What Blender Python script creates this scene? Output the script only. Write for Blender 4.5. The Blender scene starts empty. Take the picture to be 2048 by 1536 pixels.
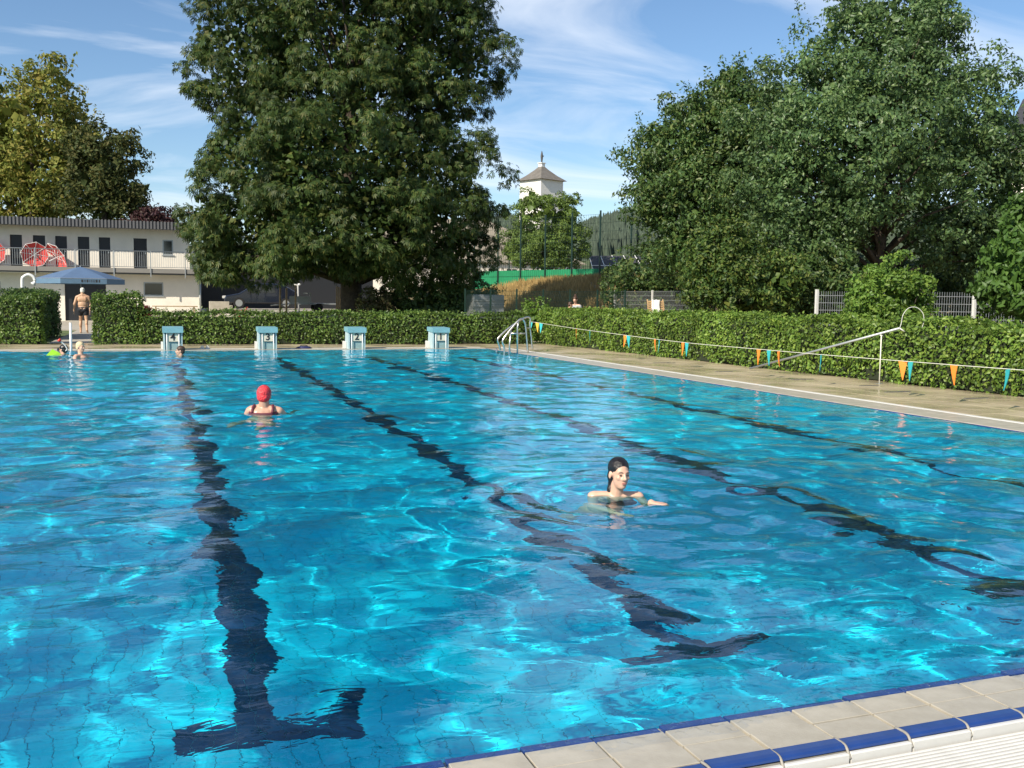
import bpy, math, random
import numpy as np
from mathutils import Matrix, Vector, Euler

S = bpy.context.scene
C = S.collection
rng = np.random.default_rng(11)
random.seed(5)

# ------------------------------------------------------------------ camera
FOC, PIT, YAW, ROL, EYE = 1951.64, 0.085142, 0.352412, 0.011518, 1.4406
cam = bpy.data.cameras.new('camera'); camo = bpy.data.objects.new('camera', cam); C.objects.link(camo); S.camera = camo
cam.sensor_width = 36; cam.lens = 36 * FOC / 2048; cam.clip_start = .05; cam.clip_end = 6000
FW = Vector((math.sin(YAW)*math.cos(PIT), math.cos(YAW)*math.cos(PIT), -math.sin(PIT)))
_r = Vector((math.cos(YAW), -math.sin(YAW), 0)); _u = _r.cross(FW)
RT = _r*math.cos(ROL) + _u*math.sin(ROL); UP = _u*math.cos(ROL) - _r*math.sin(ROL)
camo.matrix_world = Matrix(((RT.x, UP.x, -FW.x, 0), (RT.y, UP.y, -FW.y, 0), (RT.z, UP.z, -FW.z, EYE), (0, 0, 0, 1)))

# ------------------------------------------------------------------ sun, sky, exposure
SUN_EL = math.radians(36); SX, SY = -.85, -.527
w = bpy.data.worlds.new('World'); S.world = w; w.use_nodes = True
nt = w.node_tree; bg = nt.nodes['Background']; bg.inputs[1].default_value = .104
sk = nt.nodes.new('ShaderNodeTexSky'); sk.sky_type = 'NISHITA'; sk.sun_disc = False
sk.sun_elevation = SUN_EL; sk.sun_rotation = math.atan2(SX, SY); sk.air_density = 1.0; sk.dust_density = .15; sk.ozone_density = 3.5
def N(t, kind, **kw):
    n = t.nodes.new(kind)
    for k, v in kw.items(): setattr(n, k, v)
    return n
tc = N(nt, 'ShaderNodeTexCoord'); sep = N(nt, 'ShaderNodeSeparateXYZ'); nt.links.new(tc.outputs['Generated'], sep.inputs[0])
def wm(op, a, b):
    m = N(nt, 'ShaderNodeMath', operation=op)
    for i, v in enumerate((a, b)):
        if isinstance(v, (int, float)): m.inputs[i].default_value = v
        else: nt.links.new(v, m.inputs[i])
    return m.outputs[0]
zz = wm('ADD', wm('MAXIMUM', sep.outputs[2], 0.0), .16)
cmb = N(nt, 'ShaderNodeCombineXYZ'); nt.links.new(wm('DIVIDE', sep.outputs[0], zz), cmb.inputs[0]); nt.links.new(wm('DIVIDE', sep.outputs[1], zz), cmb.inputs[1])
mp = N(nt, 'ShaderNodeMapping'); nt.links.new(cmb.outputs[0], mp.inputs[0])
mp.inputs['Rotation'].default_value = (0, 0, math.radians(38)); mp.inputs['Scale'].default_value = (.75, 1.35, 1)
nz = N(nt, 'ShaderNodeTexNoise'); nt.links.new(mp.outputs[0], nz.inputs['Vector'])
nz.inputs['Scale'].default_value = 1.5; nz.inputs['Detail'].default_value = 8; nz.inputs['Roughness'].default_value = .55; nz.inputs['Distortion'].default_value = .7
rp = N(nt, 'ShaderNodeValToRGB'); nt.links.new(nz.outputs[0], rp.inputs[0])
rp.color_ramp.elements[0].position = .44; rp.color_ramp.elements[1].position = .78
rp.color_ramp.elements[0].color = (0, 0, 0, 1); rp.color_ramp.elements[1].color = (.85, .85, .85, 1)
mx = N(nt, 'ShaderNodeMixRGB'); nt.links.new(rp.outputs[0], mx.inputs[0]); hsw = N(nt, 'ShaderNodeHueSaturation'); hsw.inputs['Saturation'].default_value = 1.06; nt.links.new(sk.outputs[0], hsw.inputs['Color']); nt.links.new(hsw.outputs[0], mx.inputs[1])
mx.inputs[2].default_value = (7.6, 8.1, 8.8, 1)
nt.links.new(mx.outputs[0], bg.inputs[0])
sun = bpy.data.lights.new('sun', 'SUN'); suno = bpy.data.objects.new('sun', sun); C.objects.link(suno)
sun.energy = 5.0; sun.angle = math.radians(.53); sun.color = (1, .91, .77)
suno.rotation_euler = Vector((SX*math.cos(SUN_EL), SY*math.cos(SUN_EL), math.sin(SUN_EL))).to_track_quat('Z', 'Y').to_euler()
sun.cycles.is_caustics_light = True
S.view_settings.view_transform = 'Standard'; S.view_settings.look = 'None'; S.view_settings.gamma = 1
S.view_settings.exposure = .42
S.render.engine = 'CYCLES'
S.cycles.use_denoising = True
S.cycles.max_bounces = 10; S.cycles.diffuse_bounces = 3; S.cycles.glossy_bounces = 3; S.cycles.transmission_bounces = 8; S.cycles.transparent_max_bounces = 12
S.cycles.sample_clamp_indirect = 6

# ------------------------------------------------------------------ helpers
def at(px, py, Z):            # a point seen at pixel (px, py) at distance Z along the view axis
    return Vector((0, 0, EYE)) + (FW + RT*((px-1024)/FOC) - UP*((py-768)/FOC))*Z
def atY(px, py, Y):
    d = FW + RT*((px-1024)/FOC) - UP*((py-768)/FOC); return Vector((0, 0, EYE)) + d*(Y/d.y)
def aty3(px, py, Y): return tuple(atY(px, py, Y))

def tag(o, label=None, cat=None, group=None, kind=None):
    if label: o['label'] = label
    if cat: o['category'] = cat
    if group: o['group'] = group
    if kind: o['kind'] = kind
    return o
def thing(name, label, cat, loc=(0, 0, 0), rz=0, group=None):
    o = bpy.data.objects.new(name, None); C.objects.link(o); o.location = loc; o.rotation_euler = (0, 0, rz); o.empty_display_size = .2
    return tag(o, label, cat, group)
def link(name, me, parent=None, loc=None, rot=None):
    o = bpy.data.objects.new(name, me); C.objects.link(o)
    if parent: o.parent = parent
    if loc is not None: o.location = loc
    if rot is not None: o.rotation_euler = rot
    return o
class MB:
    def __init__(s): s.v = []; s.f = []
    def quad(s, a, b, c, d): n = len(s.v); s.v += [tuple(a), tuple(b), tuple(c), tuple(d)]; s.f.append((n, n+1, n+2, n+3)); return s
    def poly(s, pts): n = len(s.v); s.v += [tuple(p) for p in pts]; s.f.append(tuple(range(n, n+len(pts)))); return s
    def box(s, x0, x1, y0, y1, z0, z1):
        n = len(s.v)
        s.v += [(x0,y0,z0),(x1,y0,z0),(x1,y1,z0),(x0,y1,z0),(x0,y0,z1),(x1,y0,z1),(x1,y1,z1),(x0,y1,z1)]
        s.f += [(n,n+3,n+2,n+1),(n+4,n+5,n+6,n+7),(n,n+1,n+5,n+4),(n+1,n+2,n+6,n+5),(n+2,n+3,n+7,n+6),(n+3,n,n+4,n+7)]
        return s
    def bbox(s, x0, x1, y0, y1, z0, z1, b):     # box with chamfered top edges
        n = len(s.v)
        s.v += [(x0,y0,z0),(x1,y0,z0),(x1,y1,z0),(x0,y1,z0),(x0,y0,z1-b),(x1,y0,z1-b),(x1,y1,z1-b),(x0,y1,z1-b),
                (x0+b,y0+b,z1),(x1-b,y0+b,z1),(x1-b,y1-b,z1),(x0+b,y1-b,z1)]
        s.f += [(n,n+3,n+2,n+1),(n+8,n+9,n+10,n+11)]
        for i in range(4):
            j = (i+1) % 4; s.f += [(n+i,n+j,n+4+j,n+4+i),(n+4+i,n+4+j,n+8+j,n+8+i)]
        return s
    def tube(s, path, rad, seg=8, caps=True):
        P = [Vector(p) for p in path]; n = len(P)
        R = rad if isinstance(rad, (list, tuple)) else [rad]*n
        base = len(s.v); prev = None
        for i in range(n):
            d = (P[min(i+1, n-1)] - P[max(i-1, 0)])
            if d.length < 1e-9: d = Vector((0, 0, 1))
            d.normalize()
            if prev is None:
                a = d.cross(Vector((0, 0, 1)));
                if a.length < .05: a = d.cross(Vector((1, 0, 0)))
            else: a = prev - d*prev.dot(d)
            a.normalize(); prev = a; b = d.cross(a)
            for k in range(seg):
                t = 2*math.pi*k/seg; q = P[i] + (a*math.cos(t) + b*math.sin(t))*R[i]; s.v.append(tuple(q))
        for i in range(n-1):
            for k in range(seg):
                k2 = (k+1) % seg
                s.f.append((base+i*seg+k, base+i*seg+k2, base+(i+1)*seg+k2, base+(i+1)*seg+k))
        if caps:
            s.f.append(tuple(base+k for k in range(seg))[::-1]); s.f.append(tuple(base+(n-1)*seg+k for k in range(seg)))
        return s
    def prism(s, prof, y0, y1):      # (x, z) outline extruded along y
        n = len(s.v); m = len(prof)
        s.v += [(x, y0, z) for x, z in prof] + [(x, y1, z) for x, z in prof]
        s.f.append(tuple(range(n, n+m))); s.f.append(tuple(range(n+2*m-1, n+m-1, -1)))
        for i in range(m):
            j = (i+1) % m; s.f.append((n+j, n+i, n+m+i, n+m+j))
        return s
    def mesh(s, name, m=None, smooth=False):
        me = bpy.data.meshes.new(name); me.from_pydata(s.v, [], s.f)
        if m: me.materials.append(m)
        if smooth: me.polygons.foreach_set('use_smooth', [True]*len(me.polygons))
        return me
    def build(s, name, m, parent=None, smooth=False, loc=None, rot=None):
        return link(name, s.mesh(name, m, smooth), parent, loc, rot)
def arc_path(pts, n=6):                  # rounded polyline (Catmull-Rom)
    P = [Vector(p) for p in pts]; P = [P[0]*2-P[1]] + P + [P[-1]*2-P[-2]]; out = []
    for i in range(1, len(P)-2):
        for k in range(n):
            t = k/n; a, b, c, d = P[i-1], P[i], P[i+1], P[i+2]
            out.append(.5*((2*b) + (c-a)*t + (2*a-5*b+4*c-d)*t*t + (3*b-a-3*c+d)*t**3))
    out.append(P[-2]); return out
def npmesh(name, V, F, m, smooth=False):
    me = bpy.data.meshes.new(name); V = np.ascontiguousarray(V, np.float32); F = np.ascontiguousarray(F, np.int32); k = F.shape[1]
    me.vertices.add(len(V)); me.vertices.foreach_set('co', V.ravel())
    me.loops.add(F.size); me.loops.foreach_set('vertex_index', F.ravel())
    me.polygons.add(len(F)); me.polygons.foreach_set('loop_start', np.arange(len(F), dtype=np.int32)*k)
    if smooth: me.polygons.foreach_set('use_smooth', np.ones(len(F), bool))
    me.update(); me.validate()
    if m: me.materials.append(m)
    return me

# ------------------------------------------------------------------ materials
def mat(name, c, rough=.6, metal=0, var=.0, vscale=3., bump=0., bscale=40., spec=.5, c2=None, coat=0, obj=True):
    m = bpy.data.materials.new(name); m.use_nodes = True; t = m.node_tree; b = t.nodes['Principled BSDF']
    b.inputs['Base Color'].default_value = (*c, 1); b.inputs['Roughness'].default_value = rough; b.inputs['Metallic'].default_value = metal
    b.inputs['Specular IOR Level'].default_value = spec
    if coat: b.inputs['Coat Weight'].default_value = coat
    if var or bump or c2:
        tcn = N(t, 'ShaderNodeTexCoord')
    if var or c2:
        n = N(t, 'ShaderNodeTexNoise'); n.inputs['Scale'].default_value = vscale; n.inputs['Detail'].default_value = 6; n.inputs['Roughness'].default_value = .6
        t.links.new(tcn.outputs['Object'], n.inputs['Vector'])
        r = N(t, 'ShaderNodeValToRGB'); t.links.new(n.outputs[0], r.inputs[0])
        lo = c2 if c2 else tuple(x*(1-var) for x in c); hi = c if c2 else tuple(min(1, x*(1+var)) for x in c)
        r.color_ramp.elements[0].position = .32; r.color_ramp.elements[1].position = .68
        r.color_ramp.elements[0].color = (*lo, 1); r.color_ramp.elements[1].color = (*hi, 1)
        t.links.new(r.outputs[0], b.inputs['Base Color'])
    if bump:
        n2 = N(t, 'ShaderNodeTexNoise'); n2.inputs['Scale'].default_value = bscale; n2.inputs['Detail'].default_value = 4; t.links.new(tcn.outputs['Object'], n2.inputs['Vector'])
        bp = N(t, 'ShaderNodeBump'); bp.inputs['Strength'].default_value = bump; bp.inputs['Distance'].default_value = .02
        t.links.new(n2.outputs[0], bp.inputs['Height']); t.links.new(bp.outputs[0], b.inputs['Normal'])
    return m
def leafmat(name, cols, transl=.28, rough=.5, spec=.35):
    m = bpy.data.materials.new(name); m.use_nodes = True; t = m.node_tree; b = t.nodes['Principled BSDF']; out = t.nodes['Material Output']
    g = N(t, 'ShaderNodeNewGeometry'); r = N(t, 'ShaderNodeValToRGB'); t.links.new(g.outputs['Random Per Island'], r.inputs[0])
    e = r.color_ramp.elements
    while len(e) < len(cols): e.new(.5)
    for i, c in enumerate(cols): e[i].position = i/(len(cols)-1); e[i].color = (*c, 1)
    # slow drift of tone through the crown, as between branches of one tree
    tcn = N(t, 'ShaderNodeTexCoord'); n = N(t, 'ShaderNodeTexNoise'); n.inputs['Scale'].default_value = 1.3 if 'hedge' in name else .45; n.inputs['Detail'].default_value = 3; t.links.new(tcn.outputs['Object'], n.inputs['Vector'])
    hs = N(t, 'ShaderNodeHueSaturation'); t.links.new(r.outputs[0], hs.inputs['Color'])
    mr = N(t, 'ShaderNodeMapRange'); mr.inputs[1].default_value = .3; mr.inputs[2].default_value = .7; mr.inputs[3].default_value = .62 if 'hedge' in name else .7; mr.inputs[4].default_value = 1.38 if 'hedge' in name else 1.35; t.links.new(n.outputs[0], mr.inputs[0])
    t.links.new(mr.outputs[0], hs.inputs['Value'])
    t.links.new(hs.outputs[0], b.inputs['Base Color']); b.inputs['Roughness'].default_value = rough; b.inputs['Specular IOR Level'].default_value = spec
    tr = N(t, 'ShaderNodeBsdfTranslucent'); t.links.new(hs.outputs[0], tr.inputs['Color'])
    mxs = N(t, 'ShaderNodeMixShader'); mxs.inputs[0].default_value = transl
    t.links.new(b.outputs[0], mxs.inputs[1]); t.links.new(tr.outputs[0], mxs.inputs[2]); t.links.new(mxs.outputs[0], out.inputs[0])
    return m
M = {}
M['grass'] = mat('grass', (.09, .12, .035), .9, var=.4, vscale=.6, bump=.6, bscale=30)
M['drygrass'] = leafmat('drygrass', [(.30, .20, .08), (.42, .29, .12), (.22, .17, .07)], .2, .8, .1)
M['bank'] = mat('bank', (.15, .12, .055), .95, var=.4, vscale=1.2, bump=.5)
M['bark'] = mat('bark', (.06, .045, .032), .9, var=.5, vscale=6, bump=.8, bscale=18)
M['paver'] = mat('paver', (.52, .44, .29), .28, c2=(.38, .31, .20), vscale=1.3, bump=.25, bscale=14)
t = M['paver'].node_tree; tcn = N(t, 'ShaderNodeTexCoord'); nn_ = N(t, 'ShaderNodeTexNoise'); nn_.inputs['Scale'].default_value = .8; nn_.inputs['Detail'].default_value = 5; t.links.new(tcn.outputs['Object'], nn_.inputs['Vector'])
mr = N(t, 'ShaderNodeMapRange'); mr.inputs[1].default_value = .40; mr.inputs[2].default_value = .60; mr.inputs[3].default_value = .10; mr.inputs[4].default_value = .42; t.links.new(nn_.outputs[0], mr.inputs[0]); t.links.new(mr.outputs[0], t.nodes['Principled BSDF'].inputs['Roughness'])
M['rimstone'] = mat('rimstone', (.42, .385, .31), .38, var=.15, vscale=4, bump=.08, bscale=90)
M['paver_slab'] = M['paver'].copy(); t = M['paver_slab'].node_tree
for n_ in [n for n in t.nodes if n.type == 'TEX_COORD']:          # grain runs on across the slabs in world space
    g_ = N(t, 'ShaderNodeNewGeometry')
    for l_ in list(n_.outputs['Object'].links): t.links.new(g_.outputs['Position'], l_.to_socket)
M['rimtile'] = mat('rimtile', (.49, .45, .365), .26, c2=(.36, .325, .255), vscale=4.5, bump=.10, bscale=160)
M['bluetile'] = mat('bluetile', (.016, .048, .19), .16, var=.15, vscale=9)
M['grout'] = mat('grout', (.30, .28, .24), .8, var=.2, vscale=20)
M['white_plastic'] = mat('white_plastic', (.62, .61, .57), .38, var=.06, vscale=12)
M['pool_tile'] = mat('pool_tile', (.012, .64, .84), .25, var=.06, vscale=9)
M['pool_tile_b'] = mat('pool_tile_b', (.014, .67, .86), .25, var=.06, vscale=9)
M['lane_tile'] = mat('lane_tile', (.006, .03, .085), .25, var=.2, vscale=9)
M['pool_grout'] = mat('pool_grout', (.03, .36, .47), .7)
M['steel'] = mat('steel', (.62, .61, .58), .28, 1.0)
M['white_paint'] = mat('white_paint', (.78, .78, .75), .4)
M['galv'] = mat('galv', (.42, .44, .44), .45, .6)
M['concrete'] = mat('concrete', (.40, .36, .29), .85, var=.2, vscale=3, bump=.2)
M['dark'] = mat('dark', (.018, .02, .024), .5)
M['black_cloth'] = mat('black_cloth', (.012, .013, .017), .75)
M['glass'] = mat('glass', (.02, .025, .03), .08, spec=.8)
M['cream'] = mat('cream', (.84, .78, .67), .9, var=.05, vscale=2, bump=.15, bscale=60)
M['roofdark'] = mat('roofdark', (.045, .045, .05), .55, var=.25, vscale=5)
M['slab'] = mat('slab', (.06, .063, .068), .7, var=.15)
M['wood'] = mat('wood', (.42, .28, .14), .75, var=.25, vscale=8)
M['oldwood'] = mat('oldwood', (.36, .27, .16), .8, var=.3, vscale=8)
M['greenpost'] = mat('greenpost', (.012, .035, .026), .5)
M['windscreen'] = mat('windscreen', (.010, .22, .09), .7, var=.1, vscale=1.5)
M['bluegrey_cloth'] = mat('bluegrey_cloth', (.085, .145, .25), .75, var=.08, vscale=3)
M['valance_cloth'] = mat('valance_cloth', (.10, .18, .27), .75, var=.1, vscale=3)
M['red_cloth'] = mat('red_cloth', (.70, .07, .06), .7, var=.15, vscale=5)
M['orange_flag'] = mat('orange_flag', (.85, .25, .03), .6)
M['yellow_flag'] = mat('yellow_flag', (.80, .45, .05), .6)
M['teal_flag'] = mat('teal_flag', (.03, .40, .42), .6)
M['rope'] = mat('rope', (.70, .68, .58), .7)
M['teal_block'] = mat('teal_block', (.17, .36, .41), .5, var=.14, vscale=5)
M['pale_block'] = mat('pale_block', (.40, .52, .54), .55, var=.12, vscale=5)
M['front_block'] = mat('front_block', (.23, .34, .34), .6, var=.15, vscale=6)
M['plate'] = mat('plate', (.62, .58, .46), .6, var=.1)
M['skin'] = mat('skin', (.58, .34, .235), .30, var=.08, vscale=8)
M['skin_pale'] = mat('skin_pale', (.64, .385, .27), .30, var=.07, vscale=8)
M['skin_tan'] = mat('skin_tan', (.56, .36, .22), .5, c2=(.50, .28, .17), vscale=5)
M['hair_black'] = mat('hair_black', (.010, .008, .008), .25, bump=.5, bscale=60)
M['hair_brown'] = mat('hair_brown', (.06, .03, .016), .45, bump=.5, bscale=60)
M['hair_blond'] = mat('hair_blond', (.66, .52, .30), .6, var=.2, vscale=20, bump=.6, bscale=60)
M['hair_white'] = mat('hair_white', (.74, .71, .62), .65, var=.1, vscale=20, bump=.6, bscale=60)
M['lip'] = mat('lip', (.42, .17, .14), .4)
M['eye'] = mat('eye', (.03, .02, .018), .2)
M['cap_red'] = mat('cap_red', (.72, .045, .055), .4, var=.2, vscale=22, bump=1.0, bscale=45)
M['suit_red'] = mat('suit_red', (.12, .02, .035), .6)
M['lime'] = mat('lime', (.40, .78, .04), .5)
M['red_plastic'] = mat('red_plastic', (.70, .05, .03), .4)
M['carpaint'] = mat('carpaint', (.012, .016, .028), .15, coat=.6)
M['tyre'] = mat('tyre', (.012, .012, .012), .8)
M['towel'] = mat('towel', (.80, .78, .74), .85, bump=.4, bscale=25)
M['tower_wall'] = mat('tower_wall', (.74, .72, .66), .9, var=.04)
M['slate'] = mat('slate', (.15, .135, .115), .75, var=.2, vscale=1.2)
M['hallroof'] = mat('hallroof', (.26, .225, .17), .85, var=.12, vscale=.6)
M['hillgreen'] = mat('hillgreen', (.06, .085, .035), .95, var=.3, vscale=.02)
M['shirt'] = mat('shirt', (.36, .37, .39), .85)
M['bronze'] = mat('bronze', (.06, .055, .05), .6)
L = {}
L['chestnut'] = leafmat('chestnut_leaf', [(0.025, 0.053, 0.014), (0.046, 0.083, 0.020), (0.067, 0.107, 0.025), (0.121, 0.125, 0.031)], 0.32, .5, .25)
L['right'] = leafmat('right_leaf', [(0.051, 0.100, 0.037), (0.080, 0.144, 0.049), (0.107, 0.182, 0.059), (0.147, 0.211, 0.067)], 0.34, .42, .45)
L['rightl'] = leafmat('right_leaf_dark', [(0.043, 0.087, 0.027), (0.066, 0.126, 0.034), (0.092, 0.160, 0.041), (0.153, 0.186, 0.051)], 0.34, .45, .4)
L['lower'] = leafmat('lower_leaf', [(0.036, 0.078, 0.019), (0.066, 0.126, 0.026), (0.108, 0.168, 0.031), (0.168, 0.192, 0.042)], .3, .5)
L['bright'] = leafmat('bright_leaf', [(0.063, 0.132, 0.025), (0.086, 0.172, 0.032), (0.115, 0.207, 0.040)], .32, .45)
L['olive'] = leafmat('olive_leaf', [(0.130, 0.169, 0.036), (0.195, 0.223, 0.047), (0.260, 0.263, 0.058), (0.273, 0.223, 0.058)], 0.36, .6, .2)
L['olive2'] = leafmat('olive2_leaf', [(0.046, 0.067, 0.023), (0.072, 0.091, 0.026), (0.130, 0.119, 0.039)], 0.32, .6, .2)
L['purple'] = leafmat('purple_leaf', [(.035, .012, .016), (.06, .02, .022), (.045, .03, .02)], .2, .6)
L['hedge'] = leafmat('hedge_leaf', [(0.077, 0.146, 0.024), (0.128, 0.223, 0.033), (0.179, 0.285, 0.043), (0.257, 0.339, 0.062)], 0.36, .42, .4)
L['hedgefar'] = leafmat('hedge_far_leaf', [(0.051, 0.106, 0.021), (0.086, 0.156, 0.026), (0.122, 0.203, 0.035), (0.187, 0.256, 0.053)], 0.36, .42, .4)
L['bush'] = leafmat('bush_leaf', [(0.075, 0.149, 0.023), (0.109, 0.201, 0.030), (0.149, 0.253, 0.040), (0.196, 0.276, 0.046)], .32, .45)
L['bushbrown'] = leafmat('bush_brown_leaf', [(.06, .075, .025), (.09, .10, .03), (.13, .09, .05)], .25, .6)
L['smalltree'] = leafmat('small_tree_leaf', [(.08, .135, .03), (.12, .19, .038), (.17, .235, .05)], .3, .5)
L['conifer'] = mat('conifer', (.055, .078, .050), .9, var=.35, vscale=.03)  # base colour paled to stand in for distance haze
L['flower'] = leafmat('flower', [(.55, .06, .05), (.70, .12, .09), (.10, .16, .04)], .2)
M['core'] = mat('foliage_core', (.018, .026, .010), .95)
# ------------------------------------------------------------------ pool basin
YN, YF, XR, XL, DEP = 2.845, 27.845, 9.416, -11.5, 1.726
LANES = [.489 + 2.5*i for i in range(4)]
SW = .12                     # half stripe width: two tiles of 12 cm
def recv(o): o.cycles.is_caustics_receiver = True; return o

fl = MB()
fl.quad((XL, YN, -DEP-.006), (XR, YN, -DEP-.006), (XR, 9.2, -DEP-.006), (XL, 9.2, -DEP-.006))
floor = recv(fl.build('pool_floor', M['pool_grout'])); tag(floor, kind='structure')
def tile_floor_mat():
    m = mat('pool_tile_far', (.013, .65, .85), .25); t = m.node_tree; b = t.nodes['Principled BSDF']
    tcn = N(t, 'ShaderNodeTexCoord'); br = N(t, 'ShaderNodeTexBrick'); t.links.new(tcn.outputs['Object'], br.inputs['Vector'])
    br.offset = 0; br.inputs['Color1'].default_value = (.012, .64, .84, 1); br.inputs['Color2'].default_value = (.014, .67, .86, 1); br.inputs['Mortar'].default_value = (.03, .36, .47, 1)
    br.inputs['Scale'].default_value = 1; br.inputs['Brick Width'].default_value = .12; br.inputs['Row Height'].default_value = .24; br.inputs['Mortar Size'].default_value = .003
    t.links.new(br.outputs[0], b.inputs['Base Color']); return m
M['tile_far'] = tile_floor_mat()
ff = MB().quad((XL, 9.2, -DEP), (XR, 9.2, -DEP), (XR, YF, -DEP), (XL, YF, -DEP)).build('far_floor', M['tile_far'], floor); recv(ff)
# tiles of the near floor, each with its own joint
def is_lane(xc, yc):
    for lx in LANES:
        if abs(xc-lx) < SW and yc > 4.75: return True
        if abs(xc-lx) < .48 and 4.75 < yc < 5.0: return True
    return False
tw, tl, gp = .12, .24, .0017
tm = MB().bbox(-tw/2+gp, tw/2-gp, -tl/2+gp, tl/2-gp, -.006, 0, .0012)
tile_me = [tm.mesh('pool_tile', m) for m in (M['pool_tile'], M['pool_tile_b'], M['lane_tile'])]
cells = []
ny0 = 4.76 - 8*tl
for iy in range(0, 27):
    yc = ny0 + (iy+.5)*tl
    if yc < YN+.1 or yc > 9.1: continue
    for ix in range(-40, 74):
        xc = .489 + (ix+.5)*tw
        if xc > XR-.05: continue
        cells.append((xc, yc))
near = sorted([c for c in cells if -.95 < c[0] < 2.75 and c[1] > 4.45], key=lambda c: c[0]**2+c[1]**2)[:300]
nset = set(near)
for xc, yc in near:
    k = 2 if is_lane(xc, yc) else int(rng.random() < .5)
    o = link('tile', tile_me[k], floor, (xc, yc, -DEP)); recv(o)
restm = [MB(), MB()]
for xc, yc in cells:
    if (xc, yc) in nset: continue
    restm[1 if is_lane(xc, yc) else 0].bbox(xc-tw/2+gp, xc+tw/2-gp, yc-tl/2+gp, yc+tl/2-gp, -DEP-.006, -DEP, .0012)
o = recv(restm[0].build('tile_field', M['pool_tile'], floor)); tag(o, kind='stuff')
o = recv(restm[1].build('lane_tile_field', M['lane_tile'], floor)); tag(o, kind='stuff')
for lx in LANES:
    b = MB().quad((lx-SW, 9.08, -DEP+.004), (lx+SW, 9.08, -DEP+.004), (lx+SW, 25.9, -DEP+.004), (lx-SW, 25.9, -DEP+.004))
    b.quad((lx-.48, 25.9, -DEP+.004), (lx+.48, 25.9, -DEP+.004), (lx+.48, 26.14, -DEP+.004), (lx-.48, 26.14, -DEP+.004))
    recv(b.build('lane_line', M['lane_tile'], floor))
pw = MB()
pw.quad((XL, YN, -DEP-.01), (XR, YN, -DEP-.01), (XR, YN, -.03), (XL, YN, -.03))
pw.quad((XR, YN, -DEP-.01), (XR, YF, -DEP-.01), (XR, YF, -.03), (XR, YN, -.03))
pw.quad((XR, YF, -DEP-.01), (XL, YF, -DEP-.01), (XL, YF, -.03), (XR, YF, -.03))
pw.quad((XL, YF, -DEP-.01), (XL, YN, -DEP-.01), (XL, YN, -.03), (XL, YF, -.03))
o = recv(pw.build('pool_wall', M['tile_far'])); tag(o, kind='structure')

# ------------------------------------------------------------------ water
WOMAN = (3.23, 6.45); REDCAP = (1.30, 12.6); BLOND = (-1.62, 25.1); DARKH = (.61, 25.5); SNORK = (-2.12, 26.6)
xs = np.arange(XL, XR+.02, .045); xs[-1] = XR+.004
ys = np.concatenate([np.arange(YN-.004, 10, .03), np.arange(10, YF, .045), [YF+.004]])
X, Y = np.meshgrid(xs, ys); Z = np.zeros_like(X)
wr = np.random.default_rng(7)
for k in range(70):
    lam = .30 * (6 ** wr.random()); a = wr.normal(.35, 1.0); ph = wr.random()*6.283
    kk = 2*math.pi/lam; amp = .0122 * min(1, .75/lam)**.5 * lam/(2*math.pi)
    Z += amp*np.sin(kk*(X*math.sin(a)+Y*math.cos(a)) + ph)
patch = np.zeros_like(X)
for k in range(10):
    lam = 4 + 9*wr.random(); a = wr.random()*6.283
    patch += np.sin(2*math.pi/lam*(X*math.sin(a)+Y*math.cos(a)) + wr.random()*6.283)
Z *= 1 + .16*np.clip(patch/2, -1.8, 1.8)
for (cx, cy), am, lam, dec in ((WOMAN, .010, .34, 1.5), (REDCAP, .008, .36, 1.4), (BLOND, .006, .4, 1.5), (DARKH, .006, .4, 1.5), ((LANES[1]+1.0, 5.9), .006, .5, 2.0)):
    r = np.hypot(X-cx, Y-cy); Z += am*np.exp(-r/dec)*np.sin(2*math.pi*r/lam)*np.clip(r/.25, 0, 1)
edge = np.clip((Y-YN)/.35, .25, 1)*np.clip((YF-Y)/.35, .25, 1)*np.clip((XR-X)/.35, .25, 1)
Z = Z*edge - .004
nx, ny = len(xs), len(ys)
idx = np.arange(nx*ny).reshape(ny, nx)
F = np.stack([idx[:-1, :-1], idx[:-1, 1:], idx[1:, 1:], idx[1:, :-1]], -1).reshape(-1, 4)
wmm = bpy.data.materials.new('water'); wmm.use_nodes = True; t = wmm.node_tree; b = t.nodes['Principled BSDF']
b.inputs['Transmission Weight'].default_value = 1; b.inputs['Roughness'].default_value = 0; b.inputs['IOR'].default_value = 1.333; b.inputs['Base Color'].default_value = (.38, .96, 1, 1)
tcn = N(t, 'ShaderNodeTexCoord'); mpn = N(t, 'ShaderNodeMapping'); t.links.new(tcn.outputs['Object'], mpn.inputs[0]); mpn.inputs['Scale'].default_value = (1, 1.7, 1); mpn.inputs['Rotation'].default_value = (0, 0, .3)
n1 = N(t, 'ShaderNodeTexNoise'); n1.inputs['Scale'].default_value = 4.5; n1.inputs['Detail'].default_value = 3.5; n1.inputs['Roughness'].default_value = .42; n1.inputs['Distortion'].default_value = .5; t.links.new(mpn.outputs[0], n1.inputs['Vector'])
bp = N(t, 'ShaderNodeBump'); bp.inputs['Strength'].default_value = .22; bp.inputs['Distance'].default_value = .03; t.links.new(n1.outputs[0], bp.inputs['Height']); t.links.new(bp.outputs[0], b.inputs['Normal'])
M['water'] = wmm
water = link('water', npmesh('water', np.stack([X, Y, Z], -1).reshape(-1, 3), F, wmm, True)); tag(water, kind='structure')
water.cycles.is_caustics_caster = True

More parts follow.
